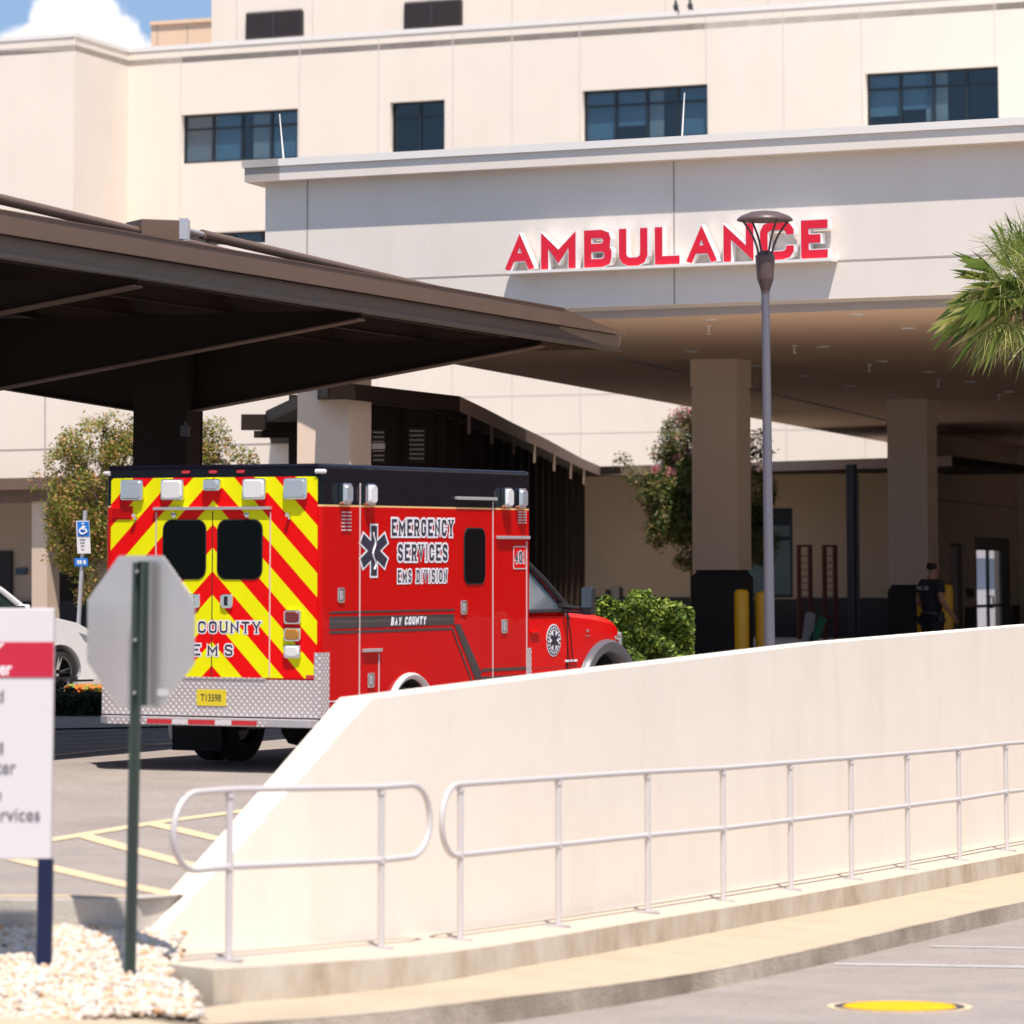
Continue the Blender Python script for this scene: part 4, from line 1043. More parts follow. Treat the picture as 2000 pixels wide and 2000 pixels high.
# windows
for (q, n, bl), (t0, t1, z0, z1) in zip(wins, holes):
    off = -.22
    g = MB(); fw = .055
    def fb(a, b, c, d, dp=.08): g.prism([H_.at(a, c, off + .04), H_.at(b, c, off + .04), H_.at(b, d, off + .04), H_.at(a, d, off + .04)], -H_.n * dp)
    zt = z1 - (z1 - z0) * .30
    fb(t0, t1, z0, z0 + fw * 1.3); fb(t0, t1, z1 - fw * 1.4, z1)
    for i in range(n + 1):
        t = t0 + (t1 - t0) * i / n; w_ = fw if i in (0, n) else fw * .7
        a = max(t0, t - w_); b = min(t1, t + w_); fb(a, b, z0 + fw * 1.3, z1 - fw * 1.4)
    for i in range(n):
        fb(t0 + (t1 - t0) * i / n + fw, t0 + (t1 - t0) * (i + 1) / n - fw, zt - fw * .6, zt + fw * .6)
    w = hp('window', g, 'win_frame')
    g = MB(); g.add([H_.at(t0, z0, off - .01), H_.at(t1, z0, off - .01), H_.at(t1, z1, off - .01), H_.at(t0, z1, off - .01)], [(0, 1, 2, 3)]); hp('pane', g, 'glass', w)
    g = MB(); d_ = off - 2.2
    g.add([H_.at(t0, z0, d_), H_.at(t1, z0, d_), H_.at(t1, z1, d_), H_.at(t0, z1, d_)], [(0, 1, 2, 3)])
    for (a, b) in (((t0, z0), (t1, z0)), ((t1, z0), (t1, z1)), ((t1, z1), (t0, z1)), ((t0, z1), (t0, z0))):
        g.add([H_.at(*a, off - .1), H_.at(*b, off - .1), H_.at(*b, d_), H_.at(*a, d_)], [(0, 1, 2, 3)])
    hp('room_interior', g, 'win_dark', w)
    for (ci, kd, a, b) in bl:
        cw = (t1 - t0) / n; x0 = t0 + cw * ci + .02
        if kd == 'b': ta, tb, za, zb_ = x0, x0 + cw - .04, z1 - (z1 - z0) * b, z1
        else: ta, tb, za, zb_ = x0 + cw * a, x0 + cw * b, z0, z1
        g = MB(); g.prism([H_.at(ta, za, off - .12), H_.at(tb, za, off - .12), H_.at(tb, zb_, off - .12), H_.at(ta, zb_, off - .12)], -H_.n * .02); hp('blind' if kd == 'b' else 'curtain', g, 'blind' if kd == 'b' else 'curtain', w)
# panel joints
g = MB()
for u in (350, 583, 738, 884, 1000, 1133, 1381, 1533, 1687, 1949):
    t = H_.t(H_.hit(u, 500)); segs = [(zb, zpar - .17)]
    for h in holes:
        if h[0] - .02 < t < h[1] + .02: segs = [(a, b) for s in segs for a, b in ((s[0], min(s[1], h[2])), (max(s[0], h[3]), s[1])) if b > a]
    for a, b in segs: g.prism([H_.at(t - .018, a, .004), H_.at(t + .018, a, .004), H_.at(t + .018, b, .004), H_.at(t - .018, b, .004)], -H_.n * .006)
for v in (773, 848):
    z = H_.hit(1000, v).z; g.prism([H_.at(tl, z - .02, .005), H_.at(tr, z - .02, .005), H_.at(tr, z + .02, .005), H_.at(tl, z + .02, .005)], -H_.n * .006)
for du in (6.2, 14.5, 23):
    p = f1 - Lb.d * du; g.prism([up(p, zb) + Lb.n * .005, up(p + Lb.d * .03, zb) + Lb.n * .005, up(p + Lb.d * .03, zpar - .17) + Lb.n * .005, up(p, zpar - .17) + Lb.n * .005], -Lb.n * .006)
hp('panel_joints', g, 'joint_soft')
# penthouse, louvres
Pn = VPlane(700, 133, -15000); g = MB(); px_poly(g, Pn, [(413, -260), (413, 130), (2400, 60), (2400, -400)], 0, 18); hp('penthouse', g, 'stucco')
for q, sp in (([(480, 27.3), (593, 21), (593, 69), (480, 77)], 537), ([(789, 7), (903.5, .5), (903.5, 49), (789, 57)], 846)):
    g = MB(); px_poly(g, Pn, q, .015, .02); lv = hp('louvre', g, 'louvre')
    a = Pn.hit(*q[0], .02); b = Pn.hit(*q[1], .02); c = Pn.hit(*q[3], .02); ta, tb = Pn.t(a), Pn.t(b); g = MB()
    za, zb1 = a.z, c.z; n = 12
    for i in range(n):
        z = zb1 + (za - zb1) * (i + .3) / n
        g.prism([Pn.at(ta + .05, z, .02), Pn.at(ta + .05, z + .10, .02), Pn.at(ta + .05, z + .02, .12)], Pn.d * (tb - ta - .1))
    hp('slat', g, mat('slat_m', (.075, .062, .068), .6), lv)
    g = MB(); m_ = Pn.t(Pn.hit(sp, 40)); g.prism([Pn.at(m_ - .03, zb1, .13), Pn.at(m_ + .03, zb1, .13), Pn.at(m_ + .03, za, .13), Pn.at(m_ - .03, za, .13)], -Pn.n * .1); hp('mullion', g, 'louvre', lv)
for u in (462, 611, 1000, 1300, 1500): 
    g = MB(); px_line(g, Pn, (u, -200), (u, 100), .04, .006); hp('panel_joints', g, 'joint_soft')
Ob = VPlane(350, 142, -15000); g = MB(); px_poly(g, Ob, [(295, 44), (420, 36), (420, 150), (295, 150)], 0, 6); hp('roof_room', g, 'orange_wall')
g = MB(); px_poly(g, Ob, [(293, 42), (420, 34), (420, 41), (293, 49)], .08, .3); hp('roof_room_coping', g, 'orange_wall')
for u in (307, 366): g = MB(); px_line(g, Ob, (u, 50), (u, 120), .04, .006); hp('panel_joints', g, 'joint')
# low roof parapet in front of the lower window row
LR = VPlane(470, 112, -15000); g = MB(); px_poly(g, LR, [(424, 478), (600, 470), (600, 620), (424, 640)], 0, 3); hp('low_parapet', g, 'stucco')

# small birds on the parapet
for i, (u, v) in enumerate(((1320, 19), (1348, 16))):
    p = H_.hit(u, v + 10, .0); g = MB(); X = Matrix.Translation(up(p, zpar + .05)) @ Matrix.Rotation(R(35 if i else -50), 4, 'Z')
    g.lathe([(0, -.0), (.06, .05), (.085, .13), (.07, .21), (.035, .26), (.045, .30), (.03, .35), (0, .36)], X, 10)
    g.tube([X @ Vector((.03, 0, .10)), X @ Vector((.16, 0, -.02))], [.04, .015], 6); g.tube([X @ Vector((-.02, 0, .31)), X @ Vector((-.09, 0, .30))], [.02, .004], 6)
    o = obj('bird', g, 'dark_metal'); tag(o, ['dark bird on the roof edge, the left one of the pair', 'dark bird on the roof edge, the right one of the pair'][i], 'bird', 'birds on the parapet')

# ------------------------------------------------------------------ concrete ambulance canopy
Fp = VPlane(1350, 57.1, -13300)
ZS = 3.57
aL = Fp.hit(513, HOR); aL.z = 0; tL = Fp.t(aL); tR = tL + 34
V2d = Vector(((3150 - 1000) / F, 1.0075, 0)).normalized()
can = thing('ambulance_canopy', 'deep cream canopy over the ambulance bay carrying the red AMBULANCE letters', 'canopy', (aL.x, aL.y, -1.6))
def cp(name, mb, m, parent=None, **k): return obj(name, mb, m, parent or can, **k)
g = MB()
topL = Fp.hit(513, 345).z; topR = Fp.hit(2000, 265).z; t20 = Fp.t(Fp.hit(2000, 265)); slope_c = (topR - topL) / (t20 - tL)
zc = lambda t: topL + slope_c * (t - tL)
g.add([Fp.at(tL, 3.73), Fp.at(tR, 3.73), Fp.at(tR, zc(tR)), Fp.at(tL, zc(tL))], [(0, 1, 2, 3)])
bl_ = Fp.at(tL, 0) + V2d * 62; 
g.add([Fp.at(tL, ZS), up(bl_, ZS), up(bl_, zc(tL)), Fp.at(tL, zc(tL))], [(0, 1, 2, 3)])
g.add([Fp.at(tL, 3.73), Fp.at(tR, 3.73), Fp.at(tR, 3.73, -.12), Fp.at(tL, 3.73, -.12)], [(0, 1, 2, 3)])
g.add([Fp.at(tL, ZS, -.12), Fp.at(tR, ZS, -.12), Fp.at(tR, 3.73, -.12), Fp.at(tL, 3.73, -.12)], [(0, 1, 2, 3)])
cp('fascia_wall', g, 'stucco_canopy')
g = MB(); g.prism([Fp.at(tL, ZS, -.12), Fp.at(tR, ZS, -.12), up(Fp.at(tR, 0) + V2d * 70, ZS), up(bl_, ZS)], (0, 0, .12)); cp('soffit', g, 'soffit')
g = MB(); g.prism([Fp.at(tL, 5.5, -.02), Fp.at(tR, 5.5, -.02), up(Fp.at(tR, 0) + V2d * 62, 5.5), up(bl_, 5.5)], (0, 0, .1)); cp('roof', g, 'white_metal')
# seam where the soffit steps
g = MB(); sA = PZ(1207, 697, ZS); sB = PZ(1724, 819, ZS); d = (sB - sA).normalized(); s_ = Vector((d.y, -d.x, 0)) * .03
g.prism([sA - s_, sB + d * 20 - s_, sB + d * 20 + s_, sA + s_], (0, 0, -.02)); cp('soffit_trim', g, 'joint')
def cop2(name, zb0, zt0, off, m_):
    g = MB(); A = [Fp.at(tL - off * .9, zc(tL) + zb0, off), Fp.at(tR, zc(tR) + zb0, off), Fp.at(tR, zc(tR) + zb0, -.4), Fp.at(tL - off * .9, zc(tL) + zb0, -.4)]
    g.prism(A, (0, 0, zt0 - zb0)); B = [Fp.at(tL - off * .9, zc(tL) + zb0, off), Fp.at(tL + .4, zc(tL) + zb0, off), up(bl_ + Vector((.4, 0, 0)), zc(tL) + zb0), up(bl_ - Vector((off, 0, 0)), zc(tL) + zb0)]
    g.prism([p + Vector((0, 0, -.002)) for p in B], (0, 0, zt0 - zb0)); return cp(name, g, m_)
z_a = Fp.hit(650, 308).z - zc(Fp.t(Fp.hit(650, 308))); z_b = Fp.hit(650, 322).z - zc(Fp.t(Fp.hit(650, 322))); z_c = Fp.hit(650, 350).z - zc(Fp.t(Fp.hit(650, 350)))
cop2('eave_trim', z_c, z_b, .24, 'stucco_canopy'); cop2('parapet_coping', z_b, z_a, .275, 'white_metal')
g = MB()
zj = Fp.hit(762, 545).z; g.prism([Fp.at(tL, zj - .012, .004), Fp.at(tR, zj - .012, .004), Fp.at(tR, zj + .012, .004), Fp.at(tL, zj + .012, .004)], -Fp.n * .006)
for u in (600, 1317, 2080):
    t = Fp.t(Fp.hit(u, 500)); g.prism([Fp.at(t - .012, 3.735, .005), Fp.at(t + .012, 3.735, .005), Fp.at(t + .012, zc(t) + z_c, .005), Fp.at(t - .012, zc(t) + z_c, .005)], -Fp.n * .006)
cp('panel_joints', g, 'joint')
# columns
def column(u0, u1, Y, wn, vcap, vbase, yawd=20, m_='stucco_col', top=ZS):
    """u0,u1: silhouette; w: size"""
    xc = ((u0 + u1) / 2 - 1000) / F * Y * 1.0075; a = R(-yawd)
    X = Matrix.Translation((xc, Y + wn * .6, 0)) @ Matrix.Rotation(a, 4, 'Z')
    zb_ = PY(u0, vbase, Y).z; zcap = PY(u0, vcap, Y).z if vcap else top
    h = wn / 2; g = MB(); g.box((-h, -h, zb_), (h, h, (zcap - .03) if vcap else top), X)
    if vcap:
        g.box((-h + .02, -h + .02, zcap - .03), (h - .02, h - .02, zcap + .005), X); g.box((-h - .015, -h - .015, zcap + .005), (h + .015, h + .015, top), X)
    c = cp('column', g, m_)
    g = MB(); k = h + .022; ch = .07
    g.box((-k, -k, -2.2), (k, k, zb_ - .13), X)
    r0 = [(-k, -k), (k, -k), (k, k), (-k, k)]; q = k - ch; r1 = [(-q, -q), (q, -q), (q, q), (-q, q)]
    g.add([X @ Vector((x, y, zb_ - .13)) for x, y in r0] + [X @ Vector((x, y, zb_ - .03)) for x, y in r1], [(0, 1, 5, 4), (1, 2, 6, 5), (2, 3, 7, 6), (3, 0, 4, 7), (4, 5, 6, 7)])
    g.box((-q, -q, zb_ - .03), (q, q, zb_ + .0), X)
    cp('column_base', g, 'charcoal', c); return c
column(1349, 1465, 68.75, .79, 755, 1113); column(1727, 1828, 84.5, .84, 829, 1142); column(583, 725, 60.6, .84, None, 1130)
# ceiling lights and sprinklers
z13 = lambda x, y: (1300 + x / 2.76, 600 + y / 2.76)
for x, y in ((240, 65), (1030, 37), (1305, 112), (135, 237), (845, 211), (480, 313), (745, 368), (1165, 289), (1415, 348), (993, 422), (1222, 472), (1468, 525), (1640, 401), (1850, 453), (1870, 262), (1640, 570), (1855, 608)):
    p = PZ(*z13(x, y), ZS); g = MB(); g.lathe([(0, -.012), (.085, -.012), (.11, -.02), (.12, 0)], Matrix.Translation(p), 16); cp('ceiling_light', g, 'lens_white')
for x, y in ((232, 100), (693, 205), (1097, 308), (1468, 392), (1797, 468)):
    p = PZ(*z13(x, y), ZS); g = MB(); g.tube([p, p - Vector((0, 0, .12))], .015, 6); g.tube([p - Vector((0, 0, .12)), p - Vector((0, 0, .13))], .04, 8); g.tube([p, p - Vector((0, 0, .015))], .05, 10); cp('sprinkler', g, 'white_metal')
# AMBULANCE letters
sg = thing('letter_sign', 'raised red capital letters AMBULANCE on a long ledge across the canopy front', 'sign', Fp.hit(1300, 517, .1))
zlb = (Fp.hit(987, 529, .15).z + Fp.hit(1617, 503.6, .15).z) / 2; zlt = (Fp.hit(1012, 457, .15).z + Fp.hit(1617, 429, .15).z) / 2
for ch, u0, u1 in (('A', 987, 1044), ('M', 1057.6, 1124.6), ('B', 1141.7, 1194.6), ('U', 1209.8, 1264.9), ('L', 1280, 1327.5), ('A', 1341, 1400.7), ('N', 1414, 1472), ('C', 1485.5, 1550.7), ('E', 1565.6, 1617)):
    ta = Fp.t(Fp.hit(u0, 490, .17)); tb = Fp.t(Fp.hit(u1, 490, .17)); fm = lambda x, y, h: Fp.at(x, y, .05 + h)
    g = MB(); glyph_text(ch, (ta, zlb, tb, zlt), fm, g, wt=.215, out=.014, depth=.125); o = obj('letter', g, 'sign_white', sg)
    g = MB(); glyph_text(ch, (ta, zlb, tb, zlt), lambda x, y, h: Fp.at(x, y, .180 + h), g, wt=.215, out=.002); obj('letter_face', g, 'sign_red', o)
t0 = Fp.t(Fp.hit(993, 531, .2)); t1 = Fp.t(Fp.hit(1624, 507, .2)); g = MB(); g.prism([Fp.at(t0, zlb - .05, .24), Fp.at(t1, zlb - .05, .24), Fp.at(t1, zlb - .05, .0), Fp.at(t0, zlb - .05, .0)], (0, 0, .04)); obj('ledge', g, 'white_metal', sg)
# whip rods on the canopy roof
for i, (a, b) in enumerate((((546, 223), (554, 312)), ((1337, 181), (1332, 270)))):
    g = MB(); A = Fp.hit(*a, -1.0); B = Fp.hit(*b, -1.0); B = B + (B - A) * .25; g.tube([B, A], [.016, .008], 6)
    o = obj('lightning_rod', g, 'white_metal'); tag(o, ['thin white rod leaning on the canopy roof near its left end', 'thin white rod on the canopy roof above the letters'][i], 'rod', 'rods on the canopy roof')

# ------------------------------------------------------------------ entrance wing behind
Z2 = 2.75
Ep = [PZ(u, v, Z2) for u, v in ((640, 745), (723.5, 755), (895.6, 775), (950, 801), (1000.7, 827.5), (1062, 856.5), (1134.8, 896), (1171, 911.6), (1316, 907.5), (1463, 903.6), (1724, 895.5), (1860, 891))]
wing = thing('entrance_wing', 'low entrance wing with a curved brown eave and dark slatted screen', 'building', (Ep[7].x, Ep[7].y, -1.6))
def wp(name, mb, m, parent=None, **k): return obj(name, mb, m, parent or wing, **k)
g = MB(); back = [Ep[-1] + Vector((3, 9, 0)), Vector((-6.5, 116, Z2)), Vector((-4.2, 70, Z2))]
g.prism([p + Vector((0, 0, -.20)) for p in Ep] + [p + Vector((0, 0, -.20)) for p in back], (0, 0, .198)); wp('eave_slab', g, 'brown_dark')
g = MB(); n_ = len(Ep); A = []; B = []
for i in range(n_):
    d = Ep[min(i + 1, n_ - 1)] - Ep[max(0, i - 1)]; d.normalize(); o = Vector((d.y, -d.x, 0)) * .02
    A.append(Ep[i] + o + Vector((0, 0, .01))); B.append(Ep[i] + o + Vector((0, 0, -.23)))
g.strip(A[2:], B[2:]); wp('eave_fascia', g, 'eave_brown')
g = MB(); g.strip(A[:3], B[:3]); wp('eave_fascia', g, 'brown_dark')  # left end of the same fascia, its shade put into a darker brown
# slatted screen following the eave, half a metre inside
g = MB(); A = []; ins = []
for i in range(1, 8):
    d = Ep[min(i + 1, 7)] - Ep[max(0, i - 1)]; d.normalize(); o = Vector((-d.y, d.x, 0)) * .45
    ins.append(Ep[i] + o)
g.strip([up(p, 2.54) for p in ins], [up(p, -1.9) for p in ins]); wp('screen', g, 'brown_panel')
rs = resample(ins, 40)
for i, p in enumerate(rs):
    if i % 2: continue
    q = rs[min(i + 1, 39)]; d = (q - p).normalized(); o = Vector((d.y, -d.x, 0))
    g = MB(); g.prism([up(p, -1.8) + o * .01, up(p, -1.8) + o * .14, up(p, -1.8) + o * .14 + d * .05, up(p, -1.8) + o * .01 + d * .05], (0, 0, 4.32)); wp('fin', g, 'brown_dark')
for u in (912, 957, 1001, 1040, 1078, 1110, 1138):
    k = interp(u, [895.6, 950, 1000.7, 1062, 1134.8, 1171], [2, 3, 4, 5, 6, 7]); i = int(k); p = Ep[i].lerp(Ep[min(i + 1, 11)], k - i)
    g = MB(); h = .30 + .10 * (k - 2) / 5; g.box((p.x - .0, p.y + .10, Z2 - .22 - h * 1.0), (p.x + .05, p.y + .16, Z2 - .205)); wp('bracket', g, 'brown_fin')
for u0, u1, v0, v1 in ((727, 752, 838, 905), (792, 830, 835, 905)):
    a = ins[0]; b = ins[1]; pl = VPlane(0, 0, 0, p0=a); pl.d = (b - a).normalized(); pl.d.z = 0; pl.d.normalize(); pl.n = Vector((pl.d.y, -pl.d.x, 0))
    pl.p = Vector((a.x, a.y, 0)); g = MB()
    px_poly(g, pl, [(u0, v0), (u1, v0), (u1, v1), (u0, v1)], .03, .02); ww = wp('window', g, 'win_frame'); g = MB()
    for k in range(7): px_poly(g, pl, [(u0 + 2, v0 + 5 + k * 9), (u1 - 2, v0 + 5 + k * 9), (u1 - 2, v0 + 8 + k * 9), (u0 + 2, v0 + 8 + k * 9)], .036, .006)
    wp('blind', g, 'curtain', ww)
g = MB(); px_poly(g, pl, [(727, 866), (752, 866), (752, 877), (727, 877)], .045, .01); wp('notice', g, 'panel_white')
# shaded wall under the eave
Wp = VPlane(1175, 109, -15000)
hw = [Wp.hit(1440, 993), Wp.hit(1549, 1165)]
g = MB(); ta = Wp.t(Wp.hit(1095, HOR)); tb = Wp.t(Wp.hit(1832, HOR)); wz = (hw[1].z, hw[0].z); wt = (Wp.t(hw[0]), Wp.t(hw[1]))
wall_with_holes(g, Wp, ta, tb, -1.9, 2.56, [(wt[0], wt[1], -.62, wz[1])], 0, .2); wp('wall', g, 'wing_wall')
g = MB()
for a, b in ((ta, wt[0] - .1), (wt[1] + .1, tb)): g.prism([Wp.at(a, -1.9, .03), Wp.at(b, -1.9, .03), Wp.at(b, -.62, .03), Wp.at(a, -.62, .03)], -Wp.n * .03)
g.prism([Wp.at(wt[0] - .1, -1.9, .03), Wp.at(wt[1] + .1, -1.9, .03), Wp.at(wt[1] + .1, -.66, .03), Wp.at(wt[0] - .1, -.66, .03)], -Wp.n * .03)
wp('wall_base', g, 'charcoal')
g = MB(); z = Wp.hit(1463, 970).z; g.prism([Wp.at(ta, z, .004), Wp.at(tb, z, .004), Wp.at(tb, z + .04, .004), Wp.at(ta, z + .04, .004)], -Wp.n * .006); wp('panel_joints', g, 'joint')
g = MB(); 
def fr2(a, b, c, d): g.prism([Wp.at(a, c, -.04), Wp.at(b, c, -.04), Wp.at(b, d, -.04), Wp.at(a, d, -.04)], -Wp.n * .1)
fr2(wt[0], wt[1], wz[1] - .45, wz[1]); fr2(wt[0], wt[1], -.62, -.54); fr2(wt[1] - .09, wt[1], -.54, wz[1] - .45); fr2(wt[0], wt[0] + .09, -.54, wz[1] - .45); zm = Wp.hit(1530, 1052).z; fr2(wt[0] + .09, wt[1] - .09, zm - .05, zm + .05)
w = wp('window', g, 'win_frame'); g = MB(); g.add([Wp.at(wt[0], -.62, -.09), Wp.at(wt[1], -.62, -.09), Wp.at(wt[1], wz[1], -.09), Wp.at(wt[0], wz[1], -.09)], [(0, 1, 2, 3)]); wp('pane', g, mat('pane_reflect', (.14, .20, .22), .08, coat=.8), w)  # pane colour raised to carry its grey-blue reflection
for u, v, a, b, m_ in ((1187, 1160, .05, .09, 'charcoal'), (1203, 1157, .07, .12, 'curtain'), (1212, 1157, .03, .10, 'charcoal')):
    p = Wp.hit(u, v, .05); g = MB(); g.prism([p - Wp.d * a * 1.3 - Vector((0, 0, b * 1.4)), p + Wp.d * a * 1.3 - Vector((0, 0, b * 1.4)), p + Wp.d * a * 1.3 + Vector((0, 0, b * 1.2)), p - Wp.d * a * 1.3 + Vector((0, 0, b * 1.2))], -Wp.n * .05); wp('utility_box', g, m_)
# slim dark post carrying the wing eave
p = PY(1665, HOR, 97); g = MB(); X = Matrix.Translation((p.x, p.y, 0)) @ Matrix.Rotation(R(-30), 4, 'Z')
g.box((-.10, -.10, -1.9), (.10, .10, 2.55), X); wp('eave_post', g, mat('post_blue', (.05, .048, .06), .6)); g = MB(); g.tube([X @ Vector((.17, -.05, -1.9)), X @ Vector((.17, -.05, 2.3))], .035, 8); wp('downpipe', g, 'steel_post')
# wall with the doors (runs away to the right)
Dp = VPlane(1827, 103, 3150); Dp.d = V2d.copy(); Dp.n = Vector((-V2d.y, V2d.x, 0)); Dp.n = Dp.n if Dp.n.x > 0 else -Dp.n; Dp.p = Wp.at(tb, 0)
def dt(u, v=1150): return Dp.t(Dp.hit(u, v))
zt1 = Dp.hit(1857, 1060).z; zt2 = Dp.hit(1905, 1048).z
d1 = (dt(1856), dt(1884)); d2 = (dt(1905), dt(1974))
g = MB(); wall_with_holes(g, Dp, 0, 60, -1.9, ZS, [(d1[0], d1[1], -1.9, zt1), (d2[0], d2[1], -1.9, zt2)], 0, .10); wp('wall', g, 'stucco_col')
g = MB(); zbd = Dp.hit(1985, 1181).z
for a, b in ((0, d1[0] - .02), (d1[1] + .02, d2[0] - .02), (d2[1] + .02, 60)): g.prism([Dp.at(a, -1.9, .03), Dp.at(b, -1.9, .03), Dp.at(b, zbd, .03), Dp.at(a, zbd, .03)], -Dp.n * .03)
wp('wall_base', g, 'charcoal')
g = MB(); A = Dp.hit(1827, 977, .004); z = A.z; g.prism([Dp.at(0, z, .004), Dp.at(60, z, .004), Dp.at(60, z + .04, .004), Dp.at(0, z + .04, .004)], -Dp.n * .006); wp('panel_joints', g, 'joint')
g = MB(); k = d1[0] + (d1[1] - d1[0]) * .55; g.prism([Dp.at(d1[0] + .1, -1.9, -.02), Dp.at(k, -1.9, -.02), Dp.at(k, zt1 - .1, -.02), Dp.at(d1[0] + .1, zt1 - .1, -.02)], -Dp.n * .04); dr = wp('door', g, 'grey_door')
g = MB(); g.prism([Dp.at(d1[0], -1.9, -.07), Dp.at(d1[1], -1.9, -.07), Dp.at(d1[1], zt1, -.07), Dp.at(d1[0], zt1, -.07)], -Dp.n * .03); wp('door_frame', g, 'win_frame', dr)
g = MB(); p = Dp.at(k - .25, -.75, -.09); g.tube([p, p + Dp.n * .08, p + Dp.n * .08 - Dp.d * .12], .015, 6); wp('handle', g, 'chrome', dr)
g = MB()
def fd(mb, a, b, c, d, off=-.015, th=.06): mb.prism([Dp.at(a, c, off), Dp.at(b, c, off), Dp.at(b, d, off), Dp.at(a, d, off)], -Dp.n * th)
ds = [dt(u) for u in (1905, 1908, 1930, 1935, 1955, 1958, 1964, 1974)]
fd(g, ds[0], ds[1], -1.9, zt2); fd(g, ds[5], ds[6], -1.9, zt2 - .2); fd(g, ds[6] + .01, ds[7], -1.9, zt2); fd(g, ds[1], ds[6], zt2 - .2, zt2)
en = wp('entrance_doors', g, 'win_frame')
for a, b in ((ds[1], (ds[2] + ds[3]) / 2 - .02), ((ds[2] + ds[3]) / 2 + .02, ds[5])):
    g = MB(); fd(g, a, a + .12, -1.9, zt2 - .2); fd(g, b - .12, b, -1.9, zt2 - .2); fd(g, a + .12, b - .12, zt2 - .36, zt2 - .2); fd(g, a + .12, b - .12, -1.9, -1.6)
    fd(g, a + .12, b - .12, -.92, -.84, -.008); l_ = wp('door_leaf', g, 'win_frame', en)
g = MB(); g.add([Dp.at(ds[1], -1.9, -.05), Dp.at(ds[5], -1.9, -.05), Dp.at(ds[5], zt2, -.05), Dp.at(ds[1], zt2, -.05)], [(0, 1, 2, 3)]); wp('pane', g, 'door_glass', en)
M['door_glow_a'] = mat('door_refl_pale', (.5, .48, .5), .8, emis=(1, .92, .92, .85)); M['door_glow_b'] = mat('door_refl_blue', (.3, .35, .42), .8, emis=(.6, .72, .95, .35))  # glowing bands added behind the glass stand in for its bright reflections
for za, zb_, m_ in ((-1.9, -.45, 'door_glow_a'), (-.45, .42, 'door_glow_b'), (.42, zt2, 'door_glow_a')):
    g = MB(); g.add([Dp.at(ds[0], za, -.35), Dp.at(ds[6] + .3, za, -.35), Dp.at(ds[6] + .3, zb_, -.35), Dp.at(ds[0], zb_, -.35)], [(0, 1, 2, 3)]); wp('door_reflection_band', g, m_, en)
mid = (ds[2] + ds[3]) / 2
g = MB()
for s in (-1, 1):
    c = Dp.at(mid + s * .35, 0, .05); z0 = Dp.hit(1932, 1187).z; z1 = Dp.hit(1932, 1165).z; g.tube([up(c, z0) - Dp.n * .09, up(c, z0), up(c, z1), up(c, z1) - Dp.n * .09], .03, 6)
wp('pull_handle', g, 'win_frame', en)
for u0, u1, v0, v1, m_ in ((1888, 1896, 1122, 1134, 'panel_white'), (1890, 1903, 1149, 1166, 'charcoal'), (1978, 1982, 1155, 1167, 'panel_white'), (1995, 2012, 1112, 1154, 'panel_white')):
    g = MB(); px_poly(g, Dp, [(u0, v0), (u1, v0 + .5), (u1, v1 + .5), (u0, v1)], .045, .04); wp('notice' if m_ == 'panel_white' else 'intercom', g, m_)

# ------------------------------------------------------------------ porch building at the left
Qp = VPlane(0, 84, -15000)
por = thing('porch_building', 'cream building with a brown porch eave behind the white car at the left edge', 'building', (Qp.p.x, Qp.p.y, -1.9))
def qp(name, mb, m, parent=None, **k): return obj(name, mb, m, parent or por, **k)
g = MB(); px_poly(g, Qp, [(-500, 640), (590, 620), (590, 930), (310, 942), (-500, 960)], 0, .3); qp('wall', g, 'stucco')
g = MB(); px_poly(g, Qp, [(310, 930), (600, 915), (600, 1300), (310, 1300)], -.01, .3); qp('wall', g, 'stucco')
g = MB(); px_line(g, Qp, (-400, 889), (590, 865), .03, .005); px_line(g, Qp, (88, 700), (88, 940), .03, .006); qp('panel_joints', g, 'joint')
g = MB(); px_poly(g, Qp, [(-500, 944), (312, 928), (312, 950), (-500, 968)], .9, .9); qp('porch_eave', g, 'brown_metal')
g = MB(); px_poly(g, Qp, [(-500, 968), (312, 950), (312, 974), (-500, 992)], .6, .6); qp('porch_beam', g, 'brown_metal')
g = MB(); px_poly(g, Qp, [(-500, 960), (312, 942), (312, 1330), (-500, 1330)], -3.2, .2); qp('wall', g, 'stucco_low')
g = MB(); px_poly(g, Qp, [(-500, 957), (312, 942), (312, 950), (-500, 966)], -.05, 3.2); qp('porch_ceiling', g, 'brown_dark')
def porch_col(u0, u1): g = MB(); px_poly(g, Qp, [(u0, 975), (u1, 974), (u1, 1330), (u0, 1330)], .5, .45); qp('porch_column', g, 'stucco_low')
porch_col(62, 92); porch_col(-160, -130); porch_col(262, 292)
g = MB(); px_poly(g, Qp, [(-40, 1078), (22, 1076), (22, 1330), (-40, 1330)], -3.12, .05); dd = qp('door', g, 'charcoal')
g = MB(); px_poly(g, Qp, [(30, 1110), (50, 1109), (50, 1122), (30, 1123)], -3.12, .05); qp('notice', g, mat('notice_blue', (.05, .10, .16), .6))
g = MB(); px_poly(g, Qp, [(92, 975), (150, 973), (150, 1330), (92, 1330)], -3.0, .15); qp('dark_gap_panel', g, 'brown_panel')  # flat dark panel just in front of the porch back wall
g = MB(); px_poly(g, Qp, [(-500, 1180), (312, 1172), (312, 1330), (-500, 1330)], -2.95, .1); qp('wall_base', g, 'charcoal')

